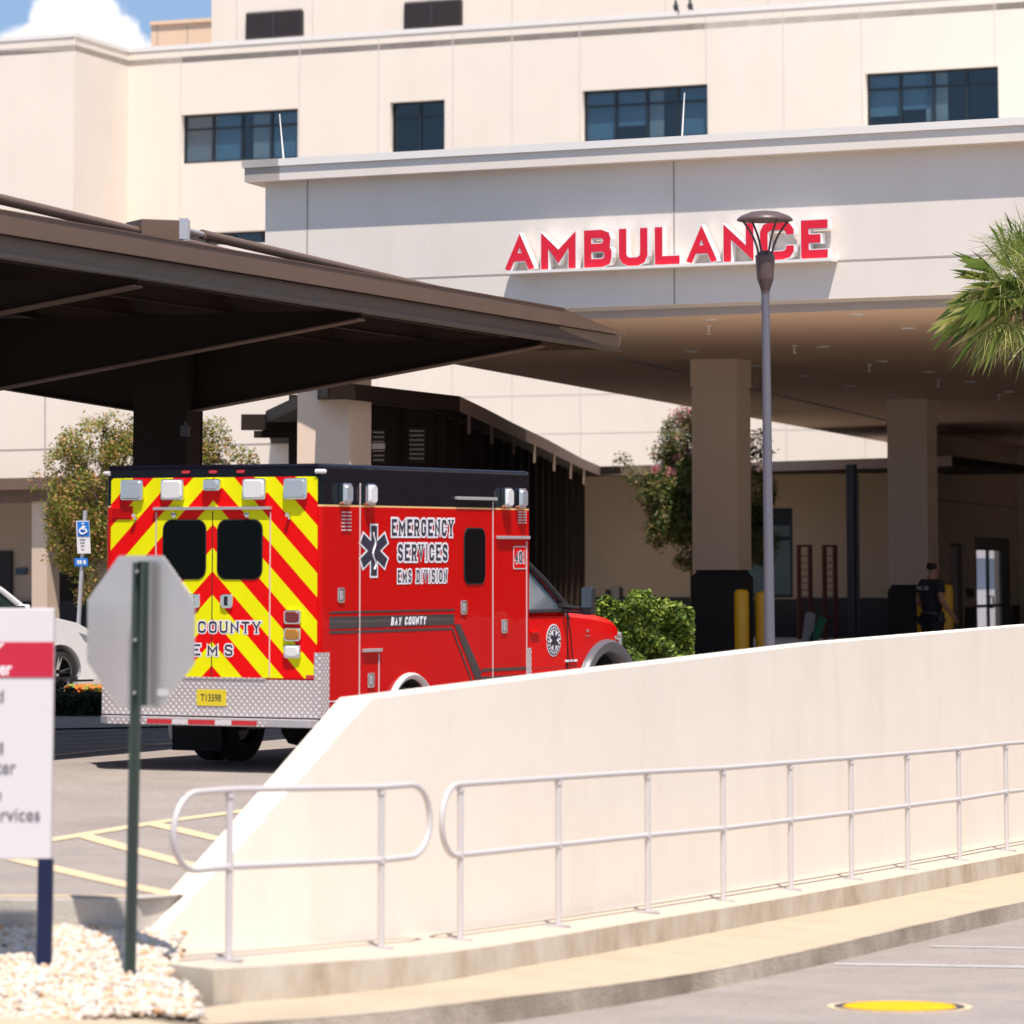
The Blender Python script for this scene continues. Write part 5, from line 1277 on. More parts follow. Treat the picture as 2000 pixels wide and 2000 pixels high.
# ------------------------------------------------------------------ brown steel carport
dC = Vector((.355, .935, 0)).normalized(); B0 = Vector((-4.83, 38.7, -1.89))
CX = Matrix.Translation(B0) @ Matrix(((dC.x, -dC.y, 0, 0), (dC.y, dC.x, 0, 0), (0, 0, 1, 0), (0, 0, 0, 1)))
zz = 1.89; zb3 = 2.965 + zz; zm3 = 3.18 + zz; zt3 = 3.395 + zz; TE = 17.65; TS = -9.0; SD = 10.6
car = thing('carport', 'dark brown steel carport with tapered beams reaching in above the ambulance', 'carport', B0, Matrix(((dC.x, -dC.y, 0, 0), (dC.y, dC.x, 0, 0), (0, 0, 1, 0), (0, 0, 0, 1))))
def kp_(name, mb, m, parent=None, **k): return obj(name, mb, m, parent or car, world=False, **k)
g = MB(); g.prism([(TS, -.10, zm3), (TE, -.10, zm3), (TE, -.10, zm3 + .02), (TE - 2.4, -.10, zt3), (TS, -.10, zt3)], (0, .04, 0)); g.box((TS, -.11, zt3 - .002), (TE - 2.4, .12, zt3 + .012)); kp_('roof_fascia', g, 'brown_metal')
g = MB(); g.box((TS, .0, zb3 + .045), (TE, .03, zm3 - .003)); g.box((TS, -.045, zb3), (TE, .08, zb3 + .045)); kp_('gutter', g, mat('gutter_brown', (.125, .092, .072), .5, var=.1))
g = MB(); g.box((TE, -.04, zb3 + .03), (TE + .02, SD, zm3 + .02)); g.box((TS, SD, zb3), (TE, SD + .04, zt3)); g.box((TS - .02, -.1, zb3), (TS, SD, zt3)); kp_('roof_fascia', g, 'brown_metal')
g = MB(); n = 120; vs = []; fs = []
for i in range(n + 1):
    t = TS + (TE - TS) * i / n; dz = .05 if (i // 2) % 2 else 0
    vs += [(t, .04, zm3 + .02 + dz), (t, SD, zm3 + .02 + dz)]
for i in range(n): fs.append((2 * i, 2 * i + 2, 2 * i + 3, 2 * i + 1))
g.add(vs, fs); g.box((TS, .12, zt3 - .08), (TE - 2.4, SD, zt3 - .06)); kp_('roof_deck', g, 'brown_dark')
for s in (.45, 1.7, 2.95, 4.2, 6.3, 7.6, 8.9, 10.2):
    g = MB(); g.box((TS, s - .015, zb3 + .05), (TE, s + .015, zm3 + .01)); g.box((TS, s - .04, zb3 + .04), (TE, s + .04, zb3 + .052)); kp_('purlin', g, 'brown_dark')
for t in (-2.85, 3.05, 8.9, 14.85):
    c = 5.35; zr_ = 2.11 + zz
    for sgn in (-1, 1):
        e_ = .06 if sgn < 0 else SD - .1; r0 = c + sgn * .3
        ztip = zb3 - .02
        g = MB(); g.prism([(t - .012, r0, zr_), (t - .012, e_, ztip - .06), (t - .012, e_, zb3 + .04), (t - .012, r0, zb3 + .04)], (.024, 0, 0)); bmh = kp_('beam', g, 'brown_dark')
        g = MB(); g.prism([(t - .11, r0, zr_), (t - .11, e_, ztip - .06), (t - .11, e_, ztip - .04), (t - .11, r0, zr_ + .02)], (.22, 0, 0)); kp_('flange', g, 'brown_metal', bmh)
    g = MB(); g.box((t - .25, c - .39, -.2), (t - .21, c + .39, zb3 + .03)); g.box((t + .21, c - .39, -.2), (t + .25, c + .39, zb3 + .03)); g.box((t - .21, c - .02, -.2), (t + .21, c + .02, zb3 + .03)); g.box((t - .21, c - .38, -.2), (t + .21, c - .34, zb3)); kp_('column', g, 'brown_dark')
g = MB(); p = Vector((14.85 - .30, 4.95, 2.0 + 1.75)); g.box(p - Vector((.06, .05, .07)), p + Vector((.04, .05, .07))); g.tube([p, p + Vector((-.12, -.05, .12))], .02, 6); kp_('floodlight', g, 'steel_post')
# pipes on the roof and the junction box
def world_pipe(a, b, r): g = MB(); g.tube([a, b], r, 12); return g
pa, pb = PZ(0, 389, 3.6), PZ(422, 489, 3.6); dd_ = (pb - pa)
g = world_pipe(pa - dd_ * .8, pb + dd_ * .35, .055); obj('roof_pipe', g, 'brown_metal', car, smooth=True)
pa, pb = PZ(395, 458, 3.6), PZ(976, 594, 3.6); g = world_pipe(pa, pb, .055); obj('roof_pipe', g, 'brown_metal', car, smooth=True)
g = MB(); q = PZ(362, 449, 3.6); g.tube([q + Vector((0, 0, .0)), pa], .032, 8); g.tube([q - Vector((0, 0, .12)), q + Vector((0, 0, .1))], .05, 8); g.box(q - Vector((.06, .05, .1)), q + Vector((.03, .05, .12))); obj('pipe_fitting', g, 'galv', car)
X = Matrix.Translation(PZ(307, 470, 3.52)) @ Matrix.Rotation(R(25), 4, 'Z'); g = MB(); g.box((-.25, -.2, -.06), (.24, .3, .21), X); obj('junction_box', g, 'brown_metal', car, bevel=.01)
# second carport further back
Y2 = 70; root = thing('carport', 'small far brown carport edge seen left of the cream column', 'carport', (PY(574, HOR, Y2).x, Y2, -1.89))
g = MB(); x0 = PY(471, 809, Y2).x; x1 = PY(600, 809, Y2).x; za = PY(471, 809, Y2).z; zb4 = PY(471, 840, Y2).z
g.box((x0, Y2, zb4 - .0), (x1 + 1, Y2 + .1, za)); g.box((x0 + .35, Y2 + .1, zb4 - .06), (x1 + 1, Y2 + 3.5, za - .05)); g.box((x0 + .2, Y2 + .3, zb4 - .12), (x1 + 1, Y2 + .4, zb4)); obj('roof', g, 'brown_dark', root)
g = MB(); xa = PY(565, 900, Y2).x; xb = PY(583, 900, Y2).x; g.box((xa, Y2 - .25, -2), (xb, Y2 - .05, PY(565, 772, Y2).z)); obj('post', g, 'brown_dark', root)

# ================================================================== STREET FURNITURE
# lamp post
lx = PY(1503, HOR, 47).x; lb = Vector((lx, 47, lotZ(lx, 47)))
root = thing('street_lamp', 'slim grey lamp post with a brown dish head on four curved arms', 'lamp post', lb)
zl = lambda v: PY(1500, v, 47).z - lb.z
def lpz(name, mb, m, par=None, **k): return obj(name, mb, m, par or root, world=False, **k)
tilt = -.066
xt = PY(1495, 572, 47).x - lx
g = MB(); g.tube([(0, 0, -.1), (0, 0, .02), (xt * .5, 0, zl(572) * .5), (xt, 0, zl(572))], [.068, .066, .056, .046], 16); lpz('pole', g, 'pole_grey', smooth=True)
X = Matrix.Translation((xt, 0, 0))
g = MB(); g.lathe([(.046, zl(575)), (.05, zl(568)), (.095, zl(545)), (.098, zl(540)), (.112, zl(508)), (.115, zl(500)), (.055, zl(490)), (0, zl(489))], X, 12); hd = lpz('lamp_body', g, 'lamp_brown')
g = MB(); g.lathe([(0, zl(411)), (.16, zl(414)), (.28, zl(422)), (.322, zl(428)), (.322, zl(431)), (.30, zl(432)), (.15, zl(428)), (0, zl(427))], X, 32); lpz('lamp_dish', g, 'lamp_brown', smooth=True)
for k in range(4):
    a = R(90 * k + 25); c_, s_ = math.cos(a), math.sin(a); pts = []
    for i in range(11):
        w_ = i / 10; r_ = .085 + (.30 - .085) * (w_ ** 1.9); pts.append((xt + c_ * r_, s_ * r_, zl(505) + (zl(431) - zl(505)) * w_))
    g = MB(); g.tube(pts, .013, 8); lpz('lamp_arm', g, 'lamp_brown', smooth=True)
# bollards
def bollard(u, Y, vtop, label, r=.115):
    x = PY(u, HOR, Y).x; z0 = lotZ(x, Y); zt = PY(u, vtop, Y).z - z0
    rt = thing('bollard', label, 'bollard', (x, Y, z0), group='yellow bollards in the ambulance bay')
    g = MB(); g.lathe([(r, -.05), (r, zt - r * .75), (r * .92, zt - r * .4), (r * .7, zt - r * .12), (r * .3, zt - .01), (0, zt)], None, 20); obj('sleeve', g, 'bollard', rt, world=False, smooth=True)
    g = MB(); g.lathe([(r + .04, -.05), (r + .04, .03), (r + .005, .035)], None, 20); obj('collar', g, 'concrete', rt, world=False)
bollard(1448, 63.5, 1150, 'yellow bollard at the dark foot of the near column, left of the lamp post')
bollard(1489, 64.5, 1154, 'yellow bollard half hidden behind the lamp post')
bollard(1803, 70, 1140, 'yellow bollard mostly hidden by the left side of the man in dark uniform')
bollard(1848, 70, 1140, 'yellow bollard just right of the man in dark uniform')
# accessible parking sign
pz = 66.0; x = PY(153, HOR, pz).x
root = thing('parking_sign', 'blue and white accessible parking sign on a leaning steel pole', 'road sign', (x, pz, -1.89))
pt = PY(167, 997, pz); pb_ = PY(152, 1245, pz); g = MB(); dd_ = (pb_ - pt); dd_.normalize(); g.tube([pt, pb_ + dd_ * (pb_.z + 1.95) / abs(dd_.z)], .035, 8); obj('pole', g, 'galv', root)
dn = (pb_ - pt).normalized(); rt_ = Vector((1, 0, 0)); rt_ = (rt_ - dn * rt_.dot(dn)).normalized(); nf = rt_.cross(-dn)
nf = nf if nf.y < 0 else -nf
def fl(u, v, off): p = PY(u, v, pz - .04); return p + nf * off
def rectp(u0, u1, v0, v1, off, lean=-.045):
    vm = (v0 + v1) / 2; return [fl(u0 + (vm - v1) * -lean * -1, v1, off), fl(u1 + (vm - v1) * -lean * -1, v1, off), fl(u1 + (vm - v0) * -lean * -1, v0, off), fl(u0 + (vm - v0) * -lean * -1, v0, off)]
def plt(nm, r_, m_, off, par): g = MB(); g.prism(rectp(*r_, off), -nf * .01); return obj(nm, g, m_, par)
sp1 = plt('sign_plate', (150, 176, 1017, 1081), 'panel_white', .02, root); plt('blue_field', (151.5, 174.5, 1019, 1048), 'blue_sign', .026, sp1)
g = MB(); pp = lambda u, v: fl(u - (v - 1033) * .05, v, .034)
g.tube([pp(162, 1024), pp(162, 1034), pp(168, 1034), pp(170, 1040)], .014, 6); g.tube([pp(162, 1029), pp(167, 1029)], .012, 6); g.tube([pp(162, 1021.5), pp(162, 1023.5)], .024, 8)
g.tube([pp(162 + 6 * math.cos(a), 1037 + 6 * math.sin(a)) for a in [R(-75 - 22 * i) for i in range(13)]], .012, 6); obj('wheelchair_symbol', g, 'sign_white', sp1)
g = MB()
for v, a, b in ((1053, 156, 167), (1059, 157, 166), (1065, 158, 165), (1072, 159, 164)): g.prism(rectp(a, b, v, v + 2.4, .024), -nf * .006)
obj('small_print', g, 'text_grey', sp1)
sp2 = plt('sign_plate', (146, 172, 1090, 1106), 'blue_sign', .02, root); g = MB()
for a, b in ((151, 155), (156, 160), (163, 168)): g.prism(rectp(a, b, 1094, 1102, .026), -nf * .006)
obj('small_print', g, 'panel_white', sp2)
# red equipment racks by the wing wall
for i, (u0, u1, lab) in enumerate(((1562, 1584, 'tall red metal rack beside the wing window, left of the pair'), (1612, 1633, 'tall red metal rack beside the grey post, right of the pair'))):
    Yr = 98; x0 = PY(u0, HOR, Yr).x; x1 = PY(u1, HOR, Yr).x; z1 = PY(u0, 1064, Yr).z; z0 = -1.55
    rt = thing('equipment_rack', lab, 'rack', ((x0 + x1) / 2, Yr, z0), group='red racks under the canopy')
    g = MB()
    for x in (x0, x1):
        for y in (Yr, Yr + .5): g.box((x - .035, y - .035, z0), (x + .035, y + .035, z1))
    g.box((x0, Yr - .02, z1 - .05), (x1, Yr + .52, z1))
    obj('frame', g, 'rack_red', rt); g = MB()
    for k in range(int((z1 - z0 - .45) / .16)): z = z0 + .35 + k * .16; g.box((x0 + .035, Yr - .012, z), (x1 - .035, Yr + .012, z + .02))
    obj('rungs', g, 'rack_red', rt)
g = MB(); X = Matrix.Translation(PY(1580, 1225, 97)) @ Matrix.Rotation(R(8), 4, 'Y'); g.prism([X @ Vector((x, 0, z)) for x, z in rrect(-.12, -.55, .12, .35, .08)], (0, .05, 0)); o = obj('spine_board', g, 'grey_door'); tag(o, 'pale grey board leaning at the foot of the left red rack', 'board')
g = MB(); X = Matrix.Translation(PY(1600, 1225, 97)) @ Matrix.Rotation(R(24), 4, 'Y'); g.prism([X @ Vector((x, 0, z)) for x, z in rrect(-.10, -.5, .10, .25, .03)], (0, .05, 0)); o = obj('spine_board', g, 'green_board'); tag(o, 'green board leaning between the two red racks', 'board')

# ================================================================== PLANTS
def leaf(mb, c, nrm_, size, rnd, asp=.45):
    n_ = nrm_.normalized(); a = n_.orthogonal().normalized(); a = (Matrix.Rotation(rnd.uniform(0, 6.28), 3, n_) @ a); b = n_.cross(a)
    a *= size; b *= size * asp
    mb.add([c - a, c + b * .9 - a * .1, c + a + n_ * size * .15, c - b * .9 - a * .1], [(0, 1, 2, 3)])
def rv(rnd): return Vector((rnd.gauss(0, 1), rnd.gauss(0, 1), rnd.gauss(0, 1))).normalized()
def shrubby(mb, blobs, n, size, rnd, shell=.55, gap=.35, up_=.5):
    """leaf clumps through a set of ellipsoids; noise opens gaps"""
    tot = sum(b[1] * b[2] * b[3] for b in blobs)
    for (c, rx, ry, rz) in blobs:
        k = int(n * rx * ry * rz / tot)
        for _ in range(k):
            d = rv(rnd); r_ = shell + (1 - shell) * rnd.random() ** .6
            if rnd.random() < .12: r_ *= rnd.uniform(1.0, 1.25)
            p = c + Vector((d.x * rx, d.y * ry, d.z * rz)) * r_
            if noise.noise(p * 2.6 + Vector((3.1, 0, 7))) < gap - .5: continue
            cl = p
            for _k in range(3):
                q = cl + rv(rnd) * size * 1.6
                leaf(mb, q, (d * .6 + Vector((0, 0, up_)) + rv(rnd) * .8), size * rnd.uniform(.6, 1.15), rnd)
def tree(name, label, basept, trunks, blobs, n, size, lm, seed, blossoms=None):
    rnd = random.Random(seed); rt = thing(name, label, 'tree', basept)
    g = MB()
    for pts, r0 in trunks:
        P = smooth_poly([Vector(p) for p in pts], 2); m = len(P); g.tube(P, [r0 * (1 - .75 * i / (m - 1)) for i in range(m)], 8)
    for (c, rx, ry, rz) in blobs:
        b0 = Vector(trunks[0][0][-1]); 
        for _ in range(3):
            e_ = c + Vector((rnd.uniform(-.7, .7) * rx, rnd.uniform(-.7, .7) * ry, rnd.uniform(-.5, .8) * rz)); m1 = b0.lerp(e_, .5) + Vector((0, 0, .05)); g.tube([b0, m1, e_], [.022, .014, .005], 5)
    obj('trunk', g, 'bark', rt, smooth=True)
    g = MB(); shrubby(g, blobs, n, size, rnd); obj('crown', g, lm, rt)
    if blossoms:
        g = MB()
        for c, r_ in blossoms:
            for _ in range(70): p = c + rv(rnd) * r_ * 1.2 * rnd.random() ** .5; leaf(g, p, rv(rnd), .030, rnd, .8)
        obj('blossom', g, 'blossom', rt)
    return rt
def bl(u, v, Y, ru, rvv, dy=None):
    p = PY(u, v, Y); k = Y / F; return (p, ru * k, dy or ru * k, rvv * k)
Yt = 69.0; zg = -1.89
tb_ = PY(215, HOR, Yt); tb_.z = zg
tree('crape_myrtle', 'bushy green and rust tipped tree standing behind the ambulance at the left', tb_,
     [([tb_, tb_ + Vector((.05, 0, .7)), tb_ + Vector((.0, 0, 1.5)), tb_ + Vector((.05, 0, 2.3))], .06), ([tb_, tb_ + Vector((-.25, 0, 1.0)), tb_ + Vector((-.5, .1, 2.2))], .045), ([tb_, tb_ + Vector((.4, .1, 1.1)), tb_ + Vector((1.2, .2, 2.7))], .045)],
     [bl(180, 870, Yt, 70, 55), bl(235, 850, Yt, 45, 50), bl(135, 920, Yt, 55, 60), bl(185, 980, Yt, 95, 90), bl(140, 1040, Yt, 60, 80), bl(215, 1060, Yt, 60, 70), bl(250, 920, Yt, 60, 80), bl(190, 1130, Yt, 50, 60),
      bl(410, 870, Yt, 45, 55), bl(460, 905, Yt, 45, 40), bl(350, 880, Yt, 80, 70), bl(80, 945, Yt, 24, 30), bl(235, 835, Yt, 40, 35), bl(300, 1000, Yt, 90, 90)],
     17000, .040, 'leaf_myrtle', 5)
Yt2 = 93; tb2 = PY(1362, HOR, Yt2); tb2.z = -1.6
tree('crape_myrtle', 'tall dark tree with pink blossom behind the near canopy column', tb2,
     [([tb2, tb2 + Vector((-.15, 0, 1.2)), tb2 + Vector((-.1, 0, 2.6))], .06), ([tb2, tb2 + Vector((.3, 0, 1.5)), tb2 + Vector((1.1, .2, 3.1))], .05)],
     [bl(1330, 860, Yt2, 42, 55), bl(1300, 880, Yt2, 30, 30), bl(1340, 940, Yt2, 60, 60), bl(1290, 960, Yt2, 50, 35), bl(1250, 930, Yt2, 35, 16), bl(1215, 905, Yt2, 18, 20), bl(1330, 1010, Yt2, 65, 50), bl(1300, 1040, Yt2, 45, 30), bl(1345, 1075, Yt2, 35, 40), bl(1400, 920, Yt2, 60, 80), bl(1480, 870, Yt2, 30, 30), bl(1475, 960, Yt2, 40, 50), bl(1485, 1050, Yt2, 36, 60), bl(1440, 1040, Yt2, 50, 60), bl(1345, 815, Yt2, 28, 22)],
     17000, .052, 'leaf_pink', 9, [(PY(u, v, Yt2 - .3), r_) for u, v, r_ in ((1322, 808, .22), (1345, 815, .25), (1330, 850, .15), (1325, 895, .13), (1345, 880, .12), (1310, 925, .13), (1280, 918, .10), (1345, 795, .15))])

def hedge(name, label, x0, x1, y0, y1, z0, z1, n, size, lm, seed):
    rnd = random.Random(seed); g = MB()
    c = Vector(((x0 + x1) / 2, (y0 + y1) / 2, 0))
    for _ in range(n):
        x = rnd.uniform(x0, x1); y = rnd.uniform(y0, y1); z = rnd.uniform(z0, z1); f = rnd.random(); nn = Vector((0, -1, .4))
        top = z1 + (.42 if z1 > -1 else .08) * noise.noise(Vector((x * 2.6, y * 2.1, seed))) + .10 * noise.noise(Vector((x * 7, y * 7, seed)))
        if f < .45: y = y0 + .30 * (.5 + noise.noise(Vector((x * 3.2, z * 3.2, seed * 2)))) + abs(rnd.gauss(0, .06))
        elif f < .8: z = top - abs(rnd.gauss(0, .05)); nn = Vector((0, -.2, 1))
        elif f < .88: x = x0 + abs(rnd.gauss(0, .05)); nn = Vector((-1, 0, .3))
        elif f < .96: x = x1 - abs(rnd.gauss(0, .05)); nn = Vector((1, 0, .3))
        z = min(z, top)
        leaf(g, Vector((x, y, z)), nn + rv(rnd) * .9, size * rnd.uniform(.6, 1.2), rnd, .6)
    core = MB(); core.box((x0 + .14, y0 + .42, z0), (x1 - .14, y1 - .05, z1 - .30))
    rt = thing(name, label, 'hedge', (c.x, c.y, z0)); obj('foliage', g, lm, rt); obj('inner_branches', core, 'leaf_low', rt)
a = PY(1166, HOR, 57).x; b = PY(1352, HOR, 57).x
hedge('hedge', 'bright green clipped hedge between the ambulance bonnet and the near column', a, b, 56.6, 57.9, -1.85, -.47, 15000, .043, 'leaf_hedge', 4)
a = PY(60, HOR, 55).x; b = PY(212, HOR, 55).x
hedge('hedge', 'low dark clipped hedge in front of the white car wheel', a, b, 54.7, 55.9, -1.89, -1.60, 9000, .03, 'leaf_low', 8)
rnd = random.Random(2); g = MB(); p0 = on_lot(160, 1352); p1 = on_lot(215, 1352)
for _ in range(1500):
    x = rnd.uniform(p0.x + .15, p1.x + .5); y = rnd.uniform(62.5, 63.3); leaf(g, Vector((x, y, -1.89 + rnd.uniform(.02, .20))), Vector((0, -.3, 1)) + rv(rnd) * .6, .05, rnd, .8)
o = obj('flower_bed', g, 'petal'); tag(o, 'orange flowers and green ground cover in front of the car', 'flowers', kind='stuff')
# fan palm at the right edge
Yp = 50.0; pc = PY(2006, 572, Yp); pbz = lotZ(pc.x, Yp)
palm = thing('palm_tree', 'fan palm with spiky green fronds at the right edge beside the canopy', 'tree', (pc.x, Yp, pbz))
g = MB(); P = [Vector((pc.x + .42 * (1 - i / 10) ** .7 + .02 * math.sin(i), Yp, pbz - .1 + (pc.z - pbz) * i / 10)) for i in range(11)]; g.tube(P, [.11 - .02 * i / 10 for i in range(11)], 14); obj('trunk', g, 'bark', palm, smooth=True)
rnd = random.Random(12); g = MB(); gp = MB()
for i in range(95):
    az = i * 2.399 + rnd.uniform(-.2, .2); el = R(rnd.choice([75, 60, 45, 30, 15, 5, -5, -15, -25, -35, -45]) + rnd.uniform(-8, 8))
    d = Vector((math.cos(az) * math.cos(el), math.sin(az) * math.cos(el), math.sin(el))); Lp_ = rnd.uniform(.28, .70)
    hub = pc + d * Lp_ + Vector((0, 0, -.10 * Lp_)); gp.tube([pc, pc + d * Lp_ * .5 + Vector((0, 0, .03)), hub], [.016, .012, .010], 5)
    side = d.cross(Vector((0, 0, 1))).normalized(); nn = side.cross(d).normalized(); k = 24; Lr = rnd.uniform(.48, .70)
    for j in range(k):
        w_ = (j / (k - 1) - .5) * 2; a = w_ * R(95); dd = (d * math.cos(a) + side * math.sin(a)).normalized()
        l_ = Lr * (1 - .25 * abs(w_) ** 2) * rnd.uniform(.9, 1.1); wv = dd.cross(nn).normalized() * .0050
        p0 = hub + dd * .03; p1 = hub + dd * l_ * .55 + nn * .02; p2 = hub + dd * l_ + Vector((0, 0, -1)) * l_ * rnd.uniform(.02, .5)
        g.add([p0 - wv * .5, p0 + wv * .5, p1 + wv, p2, p1 - wv], [(0, 1, 2, 3, 4)])
obj('fronds', g, 'leaf_palm', palm); obj('frond_stalks', gp, 'leaf_palm', palm)

# ================================================================== WHITE CAR
wx = PY(119, HOR, 64).x
SO = Vector((wx, 64.0, -1.89)); sd = math.atan2(.74, .67)
SX = Matrix.Translation(SO) @ Matrix.Rotation(sd, 4, 'Z')      # local x = forward, origin under the front right wheel
suv = thing('suv', 'white car with dark windows parked at the left edge behind the directory sign', 'car', SO, Matrix.Rotation(sd, 4, 'Z'))
def sp(name, mb, m, par=None, **k): return obj(name, mb, m, par or suv, world=False, **k)
# right flank is y=0 (towards the camera), car extends to y=+1.9
prof = [(-3.75, .55), (-3.72, .95), (-3.60, 1.10), (-3.35, 1.18), (-2.5, 1.14), (-1.5, 1.10), (-.62, 1.10), (-.1, 1.07), (.35, 1.00), (.72, .86), (.86, .70), (.90, .45), (.86, .25), (-3.70, .28)]
prof = [(x, z if z < .4 else .36 + (z - .36) * 1.19) for x, z in prof]
secs = []
for y, sx, dz in ((0.06, .93, -.02), (-.0, .985, 0), (-.02, 1, 0), (.25, 1.01, .03), (.95, 1.03, .06), (1.65, 1.01, .03), (1.92, 1, 0), (1.90, .985, 0), (1.84, .93, -.02)):
    secs.append([Vector(((x + 1.4) * sx - 1.4, y, z + (dz if z > .8 else 0))) for x, z in prof])
g = MB(); k = len(prof); g.v = [p for s_ in secs[2:7] for p in s_]; n_ = 5
g.f = [(i * k + j, i * k + (j + 1) % k, (i + 1) * k + (j + 1) % k, (i + 1) * k + j) for i in range(n_ - 1) for j in range(k)] + [tuple(range(k)), tuple(range((n_ - 1) * k, n_ * k))]; g.mi = [0] * len(g.f)
bd = sp('body', g, 'suv_white')
def cyl2(cx, cz, r, y0, y1, n=36):
    g = MB(); g.prism([(cx + r * math.cos(2 * math.pi * k / n), y0, cz + r * math.sin(2 * math.pi * k / n)) for k in range(n)], (0, y1 - y0, 0)); return g
cut(bd, [cyl2(0, .36, .435, -.3, .5), cyl2(-2.85, .36, .435, -.3, .5), cyl2(0, .36, .435, 1.4, 2.2), cyl2(-2.85, .36, .435, 1.4, 2.2)])
b = bd.modifiers.new('bevel', 'BEVEL'); b.width = .05; b.segments = 3; b.limit_method = 'ANGLE'; b.angle_limit = R(30)
g = MB()
base_ = [(-3.45, 1.12), (-.62, 1.09)]; top_ = [(-3.05, 1.72), (-1.75, 1.73)]
g.add([(-3.5, .05, 1.12), (-.60, .05, 1.08), (-.60, 1.85, 1.08), (-3.5, 1.85, 1.12), (-3.1, .26, 1.68), (-1.62, .26, 1.66), (-1.62, 1.64, 1.66), (-3.1, 1.64, 1.68)], [(0, 1, 2, 3), (4, 5, 6, 7), (0, 1, 5, 4), (1, 2, 6, 5), (2, 3, 7, 6), (3, 0, 4, 7)])
[setattr(p, 'z', .36 + (p.z - .36) * 1.19) for p in g.v]; sp('windows', g, mat('suv_glass', (.02, .035, .03), .06, coat=1.0))
g = MB()
for yy in (0, 1):
    fy = (lambda y: y) if yy == 0 else (lambda y: 1.90 - y)
    g.tube([(-.42, fy(.04), 1.07), (-.62, fy(.06), 1.16), (-1.05, fy(.15), 1.42), (-1.55, fy(.25), 1.65), (-2.0, fy(.27), 1.705), (-3.1, fy(.27), 1.70), (-3.55, fy(.08), 1.15)], [.045, .045, .04, .04, .045, .045, .05], 8)
    g.tube([(-2.05, fy(.27), 1.68), (-2.05, fy(.03), 1.12)], .03, 6)
g.box((-3.12, .26, 1.66), (-1.6, 1.64, 1.735)); [setattr(p, 'z', .36 + (p.z - .36) * 1.19) for p in g.v]; sp('roof', g, 'suv_white', smooth=False)
g = MB(); g.tube([(-.50, .02, 1.07), (-3.5, .02, 1.12)], .014, 6); [setattr(p, 'z', .36 + (p.z - .36) * 1.19) for p in g.v]; sp('window_trim', g, 'black_plastic')
for yy, s in ((-.14, 1), (2.04, -1)):
    g = MB(); g.box((-.92, min(yy, yy + s * .02) - .09, 1.10), (-.80, max(yy, yy + s * .02) + .09, 1.25)); [setattr(p, 'z', .36 + (p.z - .36) * 1.19) for p in g.v]; mr = sp('wing_mirror', g, 'suv_white', bevel=.035, seg=3)
    g = MB(); g.box((-.93, yy - .08, 1.115), (-.915, yy + .08, 1.235)); g.box((-.88, min(yy, yy + s * .2), 1.09), (-.83, max(yy, yy + s * .2), 1.12)); [setattr(p, 'z', .36 + (p.z - .36) * 1.19) for p in g.v]; sp('mirror_glass', g, 'black_plastic', mr)
for cx in (0, -2.85):
    for y0, s in ((.13, -1), (1.77, 1)):
        X = Matrix.Translation((cx, y0, .36)) @ Matrix.Rotation(R(90) if s < 0 else R(-90), 4, 'X')
        g = MB(); g.lathe([(.25, -.11), (.33, -.11), (.358, -.08), (.365, -.03), (.365, .03), (.358, .08), (.33, .11), (.25, .11), (.25, -.11)], X, 40); wh = sp('wheel', g, 'tyre', smooth=True)
        g = MB(); g.lathe([(.235, -.08), (.25, .10), (.262, .112), (.268, .10)], X, 32)
        for k in range(5):
            a = R(72 * k + 10)
            for da in (-.13, .13):
                c_, s_ = math.cos(a + da), math.sin(a + da); t_ = Vector((-s_, c_, 0)); r0 = Vector((c_, s_, 0))
                q0 = r0 * .05; q1 = r0 * .245
                g.add([X @ (q0 - t_ * .018 + Vector((0, 0, .07))), X @ (q0 + t_ * .018 + Vector((0, 0, .07))), X @ (q1 + t_ * .014 + Vector((0, 0, .10))), X @ (q1 - t_ * .014 + Vector((0, 0, .10))), X @ (q0 - t_ * .018 + Vector((0, 0, .03))), X @ (q0 + t_ * .018 + Vector((0, 0, .03))), X @ (q1 + t_ * .014 + Vector((0, 0, .05))), X @ (q1 - t_ * .014 + Vector((0, 0, .05)))], [(0, 1, 2, 3), (4, 5, 6, 7), (0, 1, 5, 4), (1, 2, 6, 5), (2, 3, 7, 6), (3, 0, 4, 7)])
        g.lathe([(0, .085), (.05, .08), (.06, .06)], X, 14); sp('rim', g, 'chrome', wh)
        g = MB(); g.lathe([(0, -.02), (.24, -.02)], X, 20); sp('brake', g, 'black_rubber', wh)
for y0, y1 in ((-.025, .42), (1.48, 1.925)):
    g = MB(); g.prism([(.35, y0, .99), (.74, y0, .88), (.86, y0, .76), (.50, y0, .83)], (0, y1 - y0, 0)); sp('headlight', g, 'lens_red' if False else 'lens_clear', bevel=.01)
g = MB(); g.box((.86, .45, .45), (.915, 1.45, .66)); g.box((-3.6, .05, .22), (.75, 1.85, .30)); sp('lower_trim', g, 'black_plastic')

